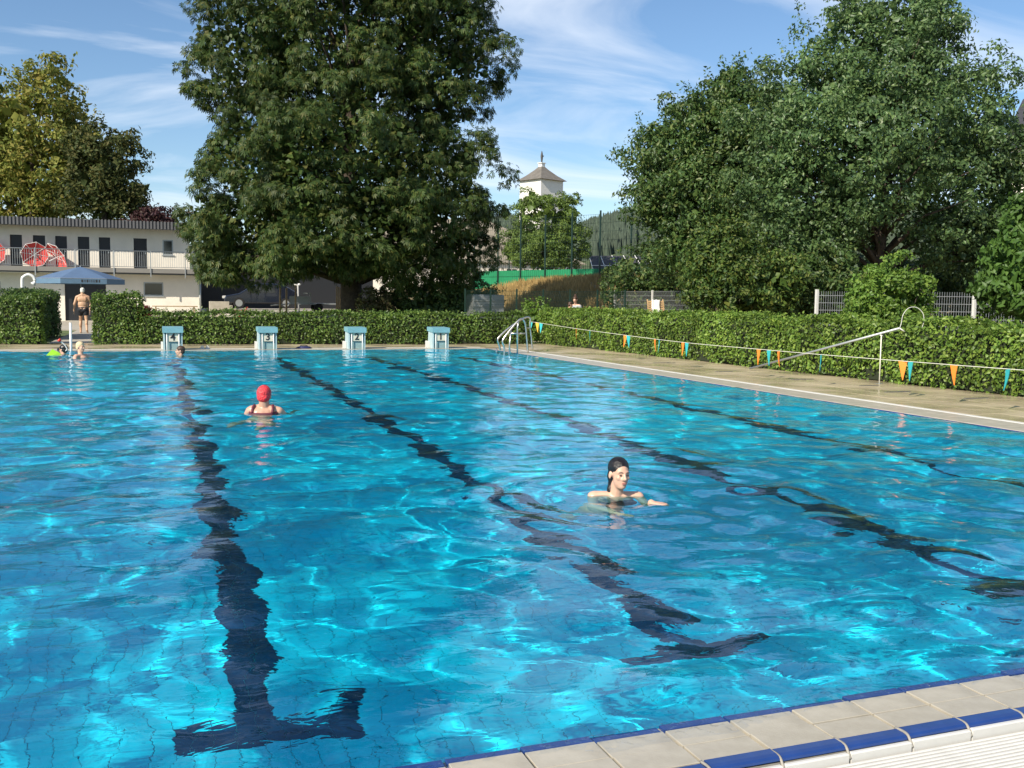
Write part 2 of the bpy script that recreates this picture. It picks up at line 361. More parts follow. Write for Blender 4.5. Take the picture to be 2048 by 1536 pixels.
# ------------------------------------------------------------------ near rim: tiles, blue edge, gutter grate
rim = recv(MB().box(XL, XR+.7, 2.503, YN+.002, -.10, -.010).build('pool_rim', M['grout'])); tag(rim, kind='structure')
P = .25; g = .0035
t_in = MB().bbox(-P/2+g, P/2-g, 2.805, YN, -.03, .001, .002).mesh('blue_edge_tile', M['bluetile'])
t_a = MB().bbox(-P/2+g, P/2-g, 2.683, 2.800, -.02, .003, .0015).mesh('rim_tile', M['rimtile'])
t_b = MB().bbox(-P/2+g, P/2-g, 2.560, 2.678, -.02, .006, .0015).mesh('rim_tile', M['rimtile'])
prof = [(2.555, -.02), (2.555, .008), (2.522, .0085), (2.508, .006), (2.501, .000), (2.499, -.007), (2.555, -.020)]
bs = MB(); n0 = len(prof)
for x in (-P/2+g, P/2-g): bs.v += [(x, y, z) for y, z in prof]
bs.f += [tuple(range(n0)), tuple(range(2*n0-1, n0-1, -1))] + [((i+1) % n0, i, n0+i, n0+(i+1) % n0) for i in range(n0)]
t_s = bs.mesh('blue_stripe_tile', M['bluetile'])
t_w = MB().bbox(-P/2+g, P/2-g, 2.480, 2.4985, -.07, -.008, .004).mesh('white_edge_tile', M['white_plastic'])
jm = MB().tube(arc_path([(0, 2.565, .004), (0, 2.53, .0075), (0, 2.508, .005), (0, 2.496, -.006), (0, 2.482, -.028)], 4), .0050, 6).mesh('joint', M['grout'], True)
XJ = 1.59
for i in range(-3, 13):
    xc = XJ + (i+.5)*.2535 - .2535
    for nm, me in (('blue_edge_tile', t_in), ('rim_tile', t_a), ('rim_tile', t_b), ('blue_stripe_tile', t_s), ('white_edge_tile', t_w)):
        o = recv(link(nm, me, rim, (xc, 0, (rng.random()-.5)*.0012))); o.rotation_euler = ((rng.random()-.5)*.004, (rng.random()-.5)*.004, 0)
    link('joint', jm, rim, (xc+.2535/2, 0, 0))
gt = thing('gutter_grate', 'white slatted overflow grate along the near pool edge', 'grate', (0, 0, 0))
sl = MB().bbox(-.6, 4.6, -.0058, .0058, -.055, -.034, .003).mesh('slat', M['white_plastic'])
for k in range(11):
    link('slat', sl, gt, (0, 2.463 - k*.0198, 0))
cb = MB().box(-.005, .005, 2.25, 2.475, -.09, -.056).mesh('cross_bar', M['white_plastic'])
for k in range(12): link('cross_bar', cb, gt, (-.545+k*.45, 0, 0))
o = MB().box(-1, XR+.70, 2.243, 2.498, -.32, -.22).box(-1, XR+.7, 2.4785, 2.499, -.22, -.072).build('gutter', M['slab']); tag(o, kind='structure')
# a thin sheet of slopped water running over the rim tiles
fx = np.arange(.0, 4.4, .006); fy = np.arange(2.600, 2.842, .006); FX, FY = np.meshgrid(fx, fy); FZ = np.zeros_like(FX)
fr = np.random.default_rng(5)
for k in range(46):
    lam = .016 * (5 ** fr.random()); a = fr.random()*6.283
    FZ += .085*lam/(2*math.pi)*np.sin(2*math.pi/lam*(FX*math.sin(a)+FY*math.cos(a)) + fr.random()*6.283)
front = 2.775 - .03*np.sin(FX*1.7+.4) - .05*np.exp(-((FX-2.45)/.5)**2) - .03*np.sin(FX*4.1+1) + .012*np.sin(FX*13)
cover = np.clip((FY-front)/.03, -1, 1)
FZ = .0042 + .0030*cover + FZ*np.clip(cover+.6, 0, 1) + .0030*np.clip((2.69-FY)/.01, 0, 1)
nfx, nfy = len(fx), len(fy); idx = np.arange(nfx*nfy).reshape(nfy, nfx)
F = np.stack([idx[:-1, :-1], idx[:-1, 1:], idx[1:, 1:], idx[1:, :-1]], -1).reshape(-1, 4)
keep = (cover.reshape(-1)[F].max(1) > -.8); F = F[keep]
fm = bpy.data.materials.new('water_film'); fm.use_nodes = True; t = fm.node_tree; out = t.nodes['Material Output']; t.nodes.remove(t.nodes['Principled BSDF'])
trn = N(t, 'ShaderNodeBsdfTransparent'); trn.inputs[0].default_value = (.97, .985, 1, 1); gl = N(t, 'ShaderNodeBsdfGlossy'); gl.inputs['Roughness'].default_value = .04
fre = N(t, 'ShaderNodeFresnel'); gmf = N(t, 'ShaderNodeNewGeometry'); mrf = N(t, 'ShaderNodeMapRange'); mrf.inputs[3].default_value = 1.333; mrf.inputs[4].default_value = 1/1.333; t.links.new(gmf.outputs['Backfacing'], mrf.inputs[0]); t.links.new(mrf.outputs[0], fre.inputs[0])
ms = N(t, 'ShaderNodeMixShader'); t.links.new(fre.outputs[0], ms.inputs[0]); t.links.new(trn.outputs[0], ms.inputs[1]); t.links.new(gl.outputs[0], ms.inputs[2]); t.links.new(ms.outputs[0], out.inputs[0])
film = link('water_film', npmesh('water_film', np.stack([FX, FY, FZ], -1).reshape(-1, 3), F, fm, True)); tag(film, kind='structure')

# ------------------------------------------------------------------ other rims and decks
rr = MB().box(XR+.002, XR+.60, YN+.01, YF+.62, -.12, -.012).build('side_rim', M['grout']); tag(rr, kind='structure')
st = MB().bbox(.0, .60, -.4975, .4975, -.04, .004, .004).mesh('rim_slab', M['rimstone'])
for k in range(25): link('rim_slab', st, rr, (XR+.004, YN+.51+k, (rng.random()-.5)*.002))
sg = MB().bbox(XR+.606, XR+.70, YN+.02, YF+.62, -.05, .010, .006).build('edge_strip', M['white_plastic'], rr)
MB().bbox(XR-.03, XR+.003, YN+.01, YF, -.05, -.001, .004).build('dark_edge_tile', M['bluetile'], rr)
fr_ = MB().box(XL, XR+.60, YF+.002, YF+.60, -.12, -.012).build('far_rim', M['grout']); tag(fr_, kind='structure')
st2 = MB().bbox(-.4975, .4975, 0, .60, -.04, .004, .004).mesh('rim_slab', M['rimstone'])
for k in range(21): link('rim_slab', st2, fr_, (XR+.004-.5-k, YF+.004, (rng.random()-.5)*.002))
MB().bbox(XL, XR, YF+.606, YF+.70, -.05, .010, .006).build('edge_strip', M['white_plastic'], fr_)
dk = MB()
dk.box(XR+.705, 13.6, -6, YF+.70, -.15, .002)                    # right deck
dk.box(XL-6, 13.6, YF+.705, 32.6, -.15, .002)                    # far deck
deck = dk.build('deck', M['paver']); tag(deck, kind='structure')
ps = MB().bbox(-.247, .247, -.247, .247, -.02, .010, .004).mesh('paving_slab', M['paver_slab'])
for i in range(5):
    for j in range(45): link('paving_slab', ps, deck, (XR+.705+.252+i*.502, 6.2+j*.5, (rng.random()-.5)*.003))
nd = MB().box(XL-6, XR+.70, -6, 2.242, -.15, -.034)
o = nd.build('near_deck', mat('near_deck', (.46, .40, .30), .5, var=.12, vscale=5, bump=.15)); tag(o, kind='structure')
for (x, y, l) in ((11.55, 12.9, .5), (12.0, 11.7, .45), (11.2, 17.6, .4), (11.6, 15.5, .5), (11.9, 14.0, .4), (11.3, 20.5, .4)):
    o = MB().bbox(x-l/2, x+l/2, y-.03, y+.03, -.02, .017, .002).build('drain', M['slab']); o.rotation_euler = (0, 0, 0)
    tag(o, {12.9: 'dark slot drain in wet deck left of its right-hand neighbour', 11.7: 'dark slot drain in wet deck nearest the right frame edge', 17.6: 'dark slot drain in deck level with foot of long pole', 15.5: 'dark slot drain in deck below middle of long pole', 14.0: 'dark slot drain in deck by foot of thin support post', 20.5: 'farthest dark slot drain in the wet side deck'}[y], 'drain', 'slot drains in the side deck')
# ground ring around everything (hole for the pool)
G = 2500
gm = MB(); z = -.06
gm.quad((-G, -G, z), (G, -G, z), (G, -5.9, z), (-G, -5.9, z)); gm.quad((-G, 32.5, z), (G, 32.5, z), (G, G, z), (-G, G, z))
gm.quad((-G, -5.9, z), (XL-5.9, -5.9, z), (XL-5.9, 32.5, z), (-G, 32.5, z)); gm.quad((13.5, -5.9, z), (G, -5.9, z), (G, 32.5, z), (13.5, 32.5, z))
o = gm.build('ground', M['grass']); tag(o, kind='structure')
lw = MB().box(XL-6, XL, 2.24, YF+.71, -.15, .0).build('left_deck', M['paver']); tag(lw, kind='structure')
# raised ground: bank behind the right hedge, terrace under the tall tree, plateau of the ball court
def bank(name, xs_, ys_, hf, m):
    v = [(x, y, hf(x, y)) for y in ys_ for x in xs_]; a, b_ = len(xs_), len(ys_)
    f = [(j*a+i, j*a+i+1, (j+1)*a+i+1, (j+1)*a+i) for j in range(b_-1) for i in range(a-1)]
    me = bpy.data.meshes.new(name); me.from_pydata(v, [], f); me.materials.append(m); me.polygons.foreach_set('use_smooth', [True]*len(f))
    o = link(name, me); tag(o, kind='structure'); return o
sm = lambda a, b_, x: (lambda q: q*q*(3-2*q))(min(1, max(0, (x-a)/(b_-a))))
def hgt(x, y):
    h = -.09
    h += .62*sm(14.0, 17.5, x)*(1-sm(33, 37, y))
    h += .85*sm(50, 54, y)*sm(2.9, 3.6, x)*(1-sm(13, 17, x))
    h += 2.72*sm(37, 47, y)*sm(19, 27.5, x)
    h += .3*sm(33, 37, y)*sm(14, 18, x)
    return h
bank('bank', [x for x in np.arange(13.9, 60, 1.2)] + [80, 140, 260], [y for y in np.arange(-5, 62, 1.2)] + [80, 120, 180, 260], hgt, M['bank'])
bank('terrace', list(np.arange(2.95, 15, .6)), list(np.arange(48, 70, .6)) + [90], lambda x, y: hgt(x, y) if x < 13.9 else hgt(13.9, y)+.02, M['concrete'])

# ------------------------------------------------------------------ foliage
def unit(a): return a/np.maximum(np.linalg.norm(a, axis=1, keepdims=True), 1e-9)
def leaf_arrays(p, n, Ls, asp=.5, droop=.35, rg=rng, flat=.55):
    """diamond leaves folded on the midrib: p base points, n facing normals"""
    k = len(p); n = unit(n + rg.normal(0, flat, (k, 3)))
    d = rg.normal(0, 1, (k, 3)); d[:, 2] -= droop*1.6; d = d - n*np.sum(d*n, 1, keepdims=True); d = unit(d)
    s = np.cross(d, n); Lc = Ls[:, None]; W = Lc*asp*.5
    mid = p + d*Lc*.45
    v = np.stack([p, mid + s*W + n*Lc*.07, p + d*Lc - n*Lc*.10, mid - s*W + n*Lc*.07], 1).reshape(-1, 3)
    b_ = np.arange(k)[:, None]*4
    f = np.concatenate([b_ + np.array([[0, 1, 2]]), b_ + np.array([[0, 2, 3]])], 1).reshape(-1, 3)
    return v, f
def palmate_arrays(p, n, Ls, rg=rng, fingers=5):
    """horse-chestnut leaves: five leaflets fanned from one point, hanging"""
    k = len(p); n = unit(n + rg.normal(0, .35, (k, 3)))
    d = n*.55 + rg.normal(0, .5, (k, 3)); d[:, 2] -= .75; d = unit(d)
    s = unit(np.cross(d, n + 1e-4)); nn = np.cross(s, d)
    vs = []; fs = []; base = 0
    for j in range(fingers):
        a = (j-(fingers-1)/2)*math.radians(36); Lj = (Ls*(1-.16*abs(j-(fingers-1)/2)))[:, None]
        dj = unit(d*math.cos(a) + s*math.sin(a) - nn*.15); sj = np.cross(dj, nn); W = Lj*.135; mid = p + dj*Lj*.62
        tip = p + dj*Lj; tip[:, 2] -= Lj[:, 0]*.14
        v = np.stack([p, mid + sj*W, tip, mid - sj*W], 1); vs.append(v)
    v = np.stack(vs, 1).reshape(-1, 3)                      # k, fingers, 4
    b_ = np.arange(k*fingers)[:, None]*4
    f = np.concatenate([b_ + np.array([[0, 1, 2]]), b_ + np.array([[0, 2, 3]])], 1).reshape(-1, 3)
    return v, f
def cat(parts):
    vs, fs, o = [], [], 0
    for v, f in parts: vs.append(v); fs.append(f+o); o += len(v)
    return np.concatenate(vs), np.concatenate(fs)
def sphere_dirs(k, rg): return unit(rg.normal(0, 1, (k, 3)))
def crown(ells, n_clump, cr, per, leaf, asp=.5, palm=False, seed=1, inner=1500, inner_size=None, shell=(.62, 1.0), flat=.5, squash=.7, wisps=0):
    """clumps of leaves set through the outer part of a set of ellipsoids (cx,cy,cz,rx,ry,rz)"""
    rg = np.random.default_rng(seed); E = np.array(ells, float)
    wt = (E[:, 3]*E[:, 4] + E[:, 3]*E[:, 5] + E[:, 4]*E[:, 5]); wt /= wt.sum()
    cs, ns = [], []
    ctr = np.average(E[:, :3], 0, wt)
    while len(cs) < n_clump:
        e = E[rg.choice(len(E), p=wt)]; d = sphere_dirs(1, rg)[0]; rr = rg.uniform(*shell)
        if rg.random() < .12: rr *= 1.10
        c = e[:3] + d*e[3:]*rr
        q = ((c - E[:, :3])/E[:, 3:]); val = np.sqrt((q**2).sum(1))
        if val.min() < .55*shell[0]/.62: continue
        nrm = d/e[3:]; nrm /= np.linalg.norm(nrm); o = c-ctr; o /= np.linalg.norm(o)+1e-6
        cs.append(c); nn = nrm*.6 + o*.4; ns.append(nn/np.linalg.norm(nn))
    cs = np.array(cs); ns = np.array(ns)
    k = n_clump*per; ci = np.repeat(np.arange(n_clump), per)
    R = rg.uniform(cr[0], cr[1], n_clump)[ci]
    d = sphere_dirs(k, rg); d = unit(d + ns[ci]*.55 + np.array([0, 0, .35])); rad = R*rg.uniform(.45, 1.05, k)
    p = cs[ci] + d*rad[:, None]*np.array([1, 1, squash])
    Ls = leaf*rg.uniform(.65, 1.25, k)
    parts = [palmate_arrays(p, d, Ls, rg) if palm else leaf_arrays(p, d, Ls, asp, .3, rg, flat)]
    if inner:
        e = E[rg.choice(len(E), inner, p=wt)]; q = sphere_dirs(inner, rg)*(rg.random((inner, 1))**(1/3))*.72
        parts.append(leaf_arrays(e[:, :3] + q*e[:, 3:], sphere_dirs(inner, rg), (inner_size or leaf*2.2)*rg.uniform(.7, 1.3, inner), .8, .2, rg))
    if wisps:                                                # thin shoots that break the outline
        e = E[rg.choice(len(E), wisps, p=wt)]; d = sphere_dirs(wisps, rg); d[:, 2] = np.abs(d[:, 2])*.9+.1; d = unit(d)
        b0 = e[:, :3] + d*e[:, 3:]*.97; m_ = 14
        tt = np.tile(np.linspace(0, 1, m_), wisps); wi = np.repeat(np.arange(wisps), m_)
        ln = rg.uniform(.5, 1.3, wisps)*cr[1]*.9
        dirs = unit(d*.6 + np.array([0, 0, .55]) + rg.normal(0, .25, (wisps, 3)))
        pp = b0[wi] + dirs[wi]*(tt*ln[wi])[:, None] + rg.normal(0, leaf*.3, (wisps*m_, 3))
        parts.append(leaf_arrays(pp, dirs[wi]*.3 + rg.normal(0, .6, (wisps*m_, 3)), leaf*rg.uniform(.6, 1.1, wisps*m_), asp, .2, rg))
    v, f = cat(parts); return v, f, cs
def limbs(base, top, r0, targets, seed=1, seg=8, n=26):
    """tapered trunk plus limbs reaching into the crown"""
    rg = random.Random(seed); mb = MB(); B, T = Vector(base), Vector(top); ax = T-B
    pts = [B + ax*t + Vector((rg.uniform(-1, 1), rg.uniform(-1, 1), 0))*r0*.35*(0 if t == 0 else 1) for t in (0, .06, .2, .4, .6, .8, 1)]
    mb.tube(pts, [r0*1.45, r0*1.08, r0*.95, r0*.8, r0*.6, r0*.4, r0*.15], 12)
    tg = list(targets); rg.shuffle(tg)
    for c in tg[:n]:
        c = Vector(c); h = min(.85, max(.16, ((c.z-B.z)/max(.1, ax.z))*.62)); s = B + ax*h; m_ = s.lerp(c, .5) + Vector((0, 0, (c-s).length*.12))
        r = r0*.42*(1-h*.6); mb.tube([s, s.lerp(m_, .5) + Vector((rg.uniform(-.1, .1), rg.uniform(-.1, .1), 0)), m_, c], [r, r*.7, r*.45, r*.12], seg)
    return mb
def px_ells(lst, Z, dr=1.0):
    """crown lobes measured as (px, py, rx, ry, depth offset) -> world ellipsoids of true size"""
    out = []; s = Z/FOC
    for x, y, rx, ry, dz in lst:
        c = at(x, y, Z+dz); out.append((c.x, c.y, c.z, rx*s, (rx*.5+ry*.5)*s*dr if rx*s > 1 else rx*s, ry*s))
    return out
def tree(name, label, lobes, Z, base, top, r0, n_clump, cr, per, leaf, lm, group=None, category='tree', crownname='crown', **kw):
    nl = kw.pop('nlimb', 26); root = thing(name, label, category, base, group=group)
    ells = px_ells(lobes, Z, kw.pop('dr', 1.0)) if Z else lobes
    v, f, cs = crown(ells, n_clump, cr, per, leaf, **kw)
    mb = limbs(base, top, r0, cs, kw.get('seed', 1), n=nl)
    B = np.array(base); mb.v = [tuple(np.array(p)-B) for p in mb.v]
    mb.build('trunk', M['bark'], root, True)
    c = link(crownname, npmesh(crownname, v-B, f, lm), root); tag(c, kind='stuff')
    return root

def hedge(name, label, p0, p1, wid, hgt_, dens, leaf, lm, seed, group=None, rough=.05, ends=True, cat_='hedge', taper=0.0):
    """clipped hedge from p0 to p1 (front face on the right-hand side of the walk), leaves over a dark solid core"""
    rg = np.random.default_rng(seed); p0 = np.array(p0, float); p1 = np.array(p1, float); Ln = np.linalg.norm(p1-p0); d = (p1-p0)/Ln; nrm = np.array([d[1], -d[0]])
    root = thing(name, label, cat_, (p0[0], p0[1], 0), group=group)
    P_, N_ = [], []
    wob = lambda a, b_: rough*(np.sin(a*2.1+seed)+np.sin(a*5.3+b_*3+1.3)*.6+np.sin(b_*6.1+a*1.1)*.5+np.sin(a*11+b_*9)*.35)
    def add(a, off, zz_, n2):                        # a along, off across (+ = front)
        k = len(a); q = np.zeros((k, 3)); q[:, 0] = d[0]*a + nrm[0]*off; q[:, 1] = d[1]*a + nrm[1]*off; q[:, 2] = zz_
        nn = np.zeros((k, 3)); nn[:, 0] = nrm[0]*n2[0] + d[0]*n2[2]; nn[:, 1] = nrm[1]*n2[0] + d[1]*n2[2]; nn[:, 2] = n2[1]
        P_.append(q); N_.append(nn)
    k = int(Ln*hgt_*dens); a = rg.uniform(0, Ln, k); zz_ = hgt_*rg.random(k)**.85; add(a, wid/2 + wob(a, zz_) - taper*(1-zz_/hgt_)**3 + rg.normal(0, .025, k), zz_, (1, .35, 0))
    k = int(Ln*wid*dens*1.1); a = rg.uniform(0, Ln, k); of = rg.uniform(-wid/2, wid/2, k); add(a, of, hgt_ + wob(a, of)*1.0 + np.abs(rg.normal(0, .035, k)), (.1, 1, 0))
    k = int(Ln*hgt_*dens*.35); a = rg.uniform(0, Ln, k); zz_ = hgt_*rg.random(k); add(a, -wid/2 - wob(a, zz_), zz_, (-1, .3, 0))
    if ends:
        for s in (0, 1):
            k = int(wid*hgt_*dens); of = rg.uniform(-wid/2, wid/2, k); zz_ = hgt_*rg.random(k); add((Ln if s else 0) + (1 if s else -1)*(wob(of*3, zz_)+.02), of, zz_, (0, .3, 1 if s else -1))
    k = int(Ln*24); a = rg.uniform(0, Ln, k)          # stray shoots above the clipped top
    for j in range(3): add(a, rg.uniform(-wid/2, wid/2, k), hgt_ + .03 + .045*j + rg.uniform(0, .04, k), (.3, 1, 0))
    P_ = np.concatenate(P_); N_ = np.concatenate(N_)
    v, f = leaf_arrays(P_, N_, leaf*rg.uniform(.6, 1.3, len(P_)), .62, .25, rg, .6)
    o = link('foliage', npmesh('foliage', v, f, lm), root); tag(o, kind='stuff')
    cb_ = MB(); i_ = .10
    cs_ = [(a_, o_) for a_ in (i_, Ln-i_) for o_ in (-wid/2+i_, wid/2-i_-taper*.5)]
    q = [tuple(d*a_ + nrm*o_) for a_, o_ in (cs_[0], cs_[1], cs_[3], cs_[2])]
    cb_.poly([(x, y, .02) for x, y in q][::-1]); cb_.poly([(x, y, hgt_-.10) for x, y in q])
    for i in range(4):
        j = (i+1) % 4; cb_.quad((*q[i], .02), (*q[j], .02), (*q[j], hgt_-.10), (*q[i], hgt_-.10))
    cb_.build('dark_core', M['core'], root)  # plain dark box filling the hedge behind the leaves
    return root
def shrub(name, label, c, r, leaf, lm, n, per, seed, cr=(.18, .34), group=None, cat_='bush', asp=.55, stems=7):
    """free-standing bush: c = centre on the ground, r = (rx, ry, rz)"""
    root = thing(name, label, cat_, c, group=group)
    rx, ry, rz = r
    ells = [(0, 0, rz*.55, rx, ry, rz*.55), (-rx*.3, 0, rz*.35, rx*.75, ry*.8, rz*.4), (rx*.35, -ry*.1, rz*.4, rx*.65, ry*.8, rz*.42)]
    v, f, cs = crown(ells, n, cr, per, leaf, asp=asp, seed=seed, inner=int(n*per*.12), inner_size=leaf*2, shell=(.7, 1.02), wisps=int(n*.25))
    v[:, 2] = np.maximum(v[:, 2], .01)
    o = link('foliage', npmesh('foliage', v, f, lm), root); tag(o, kind='stuff')
    mb = MB(); rg = random.Random(seed)
    for k in range(stems):
        a = rg.uniform(0, 6.28); q = rg.uniform(.3, .8); mb.tube([(0, 0, -.05), (math.cos(a)*rx*q*.4, math.sin(a)*ry*q*.4, rz*.4), (math.cos(a)*rx*q, math.sin(a)*ry*q, rz*.85)], [.035, .022, .008], 5)
    mb.build('stem', M['bark'], root, True)
    return root

# hedges round the deck
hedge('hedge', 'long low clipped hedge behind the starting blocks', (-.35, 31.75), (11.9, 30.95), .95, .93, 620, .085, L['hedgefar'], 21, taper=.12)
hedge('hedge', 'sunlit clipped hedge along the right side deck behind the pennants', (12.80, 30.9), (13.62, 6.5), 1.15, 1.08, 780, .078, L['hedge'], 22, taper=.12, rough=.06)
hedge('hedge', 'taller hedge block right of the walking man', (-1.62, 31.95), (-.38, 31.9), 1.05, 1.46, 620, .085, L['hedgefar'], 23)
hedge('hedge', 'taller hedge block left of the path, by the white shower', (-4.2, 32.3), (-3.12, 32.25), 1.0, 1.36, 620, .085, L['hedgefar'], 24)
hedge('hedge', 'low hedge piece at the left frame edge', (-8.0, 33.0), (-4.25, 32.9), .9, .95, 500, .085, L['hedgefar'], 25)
hedge('hedge', 'shaded hedge lining the path behind the snorkeller', (-4.05, 34.6), (-3.75, 39.5), 1.1, 1.50, 420, .09, L['rightl'], 26)  # darker leaf colour stands in for the shade along the path

# the big horse chestnut in the middle
CH = [(690, 60, 250, 230, 0), (500, 110, 135, 170, -.5), (880, 120, 138, 190, .5), (540, 330, 150, 130, -1), (840, 330, 155, 130, -1), (690, 330, 200, 190, -3.0),
      (520, 455, 140, 95, -1), (700, 445, 190, 100, -3.2), (870, 450, 130, 105, -1), (690, -120, 240, 180, 0), (470, 528, 90, 44, -1), (590, 520, 84, 44, -2.5), (800, 512, 100, 50, -2.5), (920, 512, 66, 60, 0), (420, 440, 50, 70, 0)]
tb = at(707, 640, 46); tb.z = -.05
tree('chestnut_tree', 'huge dark green horse chestnut towering behind the starting blocks', CH, 46, tuple(tb), (tb.x-.1, tb.y+.2, 13.5), .50, 800, (.45, 1.0), 84, .25, L['chestnut'], palm=True, seed=31, inner=21000, inner_size=.30, nlimb=34, shell=(.6, 1.0))
tree('added_shade_tree', 'unseen tree added left of the pool to shade the near left water', [(-12.4, .6, 7.4, 3.6, 3.6, 2.5), (-13.6, 3.4, 6.6, 2.9, 2.9, 2.0), (-11.8, -2.0, 6.8, 2.6, 2.6, 2.0)], None, (-13.2, .6, -.05), (-12.8, .6, 9), .22, 130, (.45, .9), 34, .25, L['rightl'], seed=37, inner=300, inner_size=.4, nlimb=14)  # out-of-view tree, added only to cast shade on the near left water
# trees on the right
R1 = [(1990, 300, 95, 120, .4), (2045, 400, 85, 100, .3), (2000, 500, 90, 70, 0), (1750, 120, 190, 150, 0), (1640, 250, 170, 150, 0), (1880, 250, 150, 150, 0), (1760, 300, 220, 170, -1.5), (1940, 380, 120, 130, .3), (1600, 400, 160, 110, -.5), (1790, 60, 120, 80, 0), (1900, 470, 120, 80, -.3), (1640, 480, 110, 70, -.8)]
b1 = at(1757, 600, 33); b1.z = .35
tree('broadleaf_tree', 'largest grey-green tree on the right, bare limbs showing low in its crown', R1, 33, tuple(b1), (b1.x, b1.y, 9.2), .27, 860, (.34, .78), 100, .16, L['right'], seed=32, inner=7000, inner_size=.24, nlimb=60, wisps=220, shell=(.5, 1.04))
R2 = [(1440, 300, 140, 120, 0), (1370, 330, 110, 120, 0), (1500, 240, 110, 90, 0), (1400, 430, 130, 120, -.6), (1320, 400, 62, 80, 0), (1500, 420, 110, 130, -.6), (1375, 500, 78, 66, -.5), (1450, 180, 40, 60, 0), (1310, 320, 40, 50, 0)]
b2 = at(1440, 600, 38); b2.z = .45
tree('broadleaf_tree', 'dark ragged tree standing left of the largest right-hand tree', R2, 38, tuple(b2), (b2.x, b2.y, 8.5), .2, 470, (.36, .78), 92, .18, L['rightl'], seed=33, inner=6000, inner_size=.26, nlimb=34, wisps=240, shell=(.5, 1.04))
R3 = [(2075, 520, 105, 85, 0), (2030, 580, 62, 50, -.3), (2090, 440, 60, 60, 0)]
b3 = at(2090, 610, 21); b3.z = .4
tree('young_maple', 'bright green leafy tree cut by the right frame edge', R3, 21, tuple(b3), (b3.x, b3.y, 3.2), .09, 130, (.22, .42), 70, .17, L['bright'], seed=34, inner=400, nlimb=12, wisps=10)
R4 = [(1455, 510, 80, 70, 0), (1425, 560, 62, 50, -.2), (1530, 560, 95, 55, -.2), (1480, 590, 110, 35, -.3)]
b4 = at(1460, 625, 30); b4.z = .4
tree('young_tree', 'yellow-green young tree below the dark ragged tree', R4, 30, tuple(b4), (b4.x, b4.y, 2.6), .08, 190, (.25, .5), 74, .14, L['lower'], seed=35, inner=700, nlimb=14, wisps=26)
R5 = [(1590, 560, 90, 70, 0), (1660, 560, 60, 60, 0), (1570, 600, 80, 35, 0)]
b5 = at(1600, 625, 31); b5.z = .45
tree('young_tree', 'dark green undergrowth tree left of the rounded bush', R5, 31, tuple(b5), (b5.x, b5.y, 2.4), .07, 150, (.25, .5), 70, .15, L['rightl'], seed=36, inner=700, nlimb=10, wisps=16)
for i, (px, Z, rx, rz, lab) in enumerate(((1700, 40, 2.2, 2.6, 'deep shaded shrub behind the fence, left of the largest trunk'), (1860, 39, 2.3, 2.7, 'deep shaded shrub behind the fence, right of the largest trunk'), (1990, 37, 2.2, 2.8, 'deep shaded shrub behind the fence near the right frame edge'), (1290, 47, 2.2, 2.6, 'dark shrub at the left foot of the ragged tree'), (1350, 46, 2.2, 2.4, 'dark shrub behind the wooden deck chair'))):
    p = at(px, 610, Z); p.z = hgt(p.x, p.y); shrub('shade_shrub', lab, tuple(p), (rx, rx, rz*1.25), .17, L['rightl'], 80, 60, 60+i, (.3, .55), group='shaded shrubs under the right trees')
# bush behind the side hedge
p = at(1778, 640, 20.6); p.z = .05
shrub('clipped_bush', 'rounded bright green bush rising behind the side hedge', tuple(p), (.92, .8, 2.12), .09, L['bush'], 190, 80, 71, (.14, .26))
# olive and brown trees behind the building
LT = [(60, 270, 105, 125, 0), (105, 178, 50, 56, 0), (20, 230, 60, 80, 0), (100, 330, 120, 100, 0), (-40, 300, 80, 120, 0), (40, 420, 110, 60, 0), (150, 250, 45, 50, 0)]
b6 = at(70, 600, 84); b6.z = 0
tree('olive_tree', 'tall olive-brown tree behind the left end of the white building', LT, 84, tuple(b6), (b6.x, b6.y, 16), .4, 330, (.8, 1.5), 62, .42, L['olive'], seed=41, inner=900, inner_size=.9, nlimb=18, wisps=40, shell=(.5, 1.0))
LT2 = [(220, 320, 66, 75, 0), (190, 390, 70, 50, 0), (250, 390, 50, 45, 0), (170, 320, 40, 50, 0), (235, 430, 60, 30, 0)]
b7 = at(215, 600, 80); b7.z = 0
tree('dark_tree', 'darker lower tree beside the olive-brown one, above the roof', LT2, 80, tuple(b7), (b7.x, b7.y, 12), .3, 170, (.7, 1.2), 56, .38, L['olive2'], seed=42, inner=300, inner_size=.8, nlimb=12, wisps=30, shell=(.5, 1.0))
b8 = at(315, 600, 78); b8.z = 0
tree('copper_tree', 'small dark purple-leaved tree peeking over the roof end', [(312, 445, 45, 30, 0), (290, 460, 40, 25, 0), (335, 460, 30, 20, 0)], 78, tuple(b8), (b8.x, b8.y, 7), .15, 60, (.4, .7), 50, .28, L['purple'], seed=43, inner=200, nlimb=8, wisps=10)
# shrubs under the chestnut
p = at(752, 622, 44); p.z = 0; shrub('mixed_bush', 'brownish round bush right beside the chestnut trunk', tuple(p), (.72, .7, 1.75), .11, L['bushbrown'], 90, 60, 51, (.16, .3))
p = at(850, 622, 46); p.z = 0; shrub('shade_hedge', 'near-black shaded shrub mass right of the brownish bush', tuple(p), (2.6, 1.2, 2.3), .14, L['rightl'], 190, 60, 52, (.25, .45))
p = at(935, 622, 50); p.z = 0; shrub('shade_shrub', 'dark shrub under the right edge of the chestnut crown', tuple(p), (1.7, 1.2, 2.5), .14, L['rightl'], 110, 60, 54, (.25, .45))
p = at(1072, 625, 36); p.z = 0; shrub('sunlit_bush', 'low sunlit green bush behind the corner of the hedges', tuple(p), (.85, .7, 1.35), .10, L['bush'], 80, 60, 53, (.15, .28))
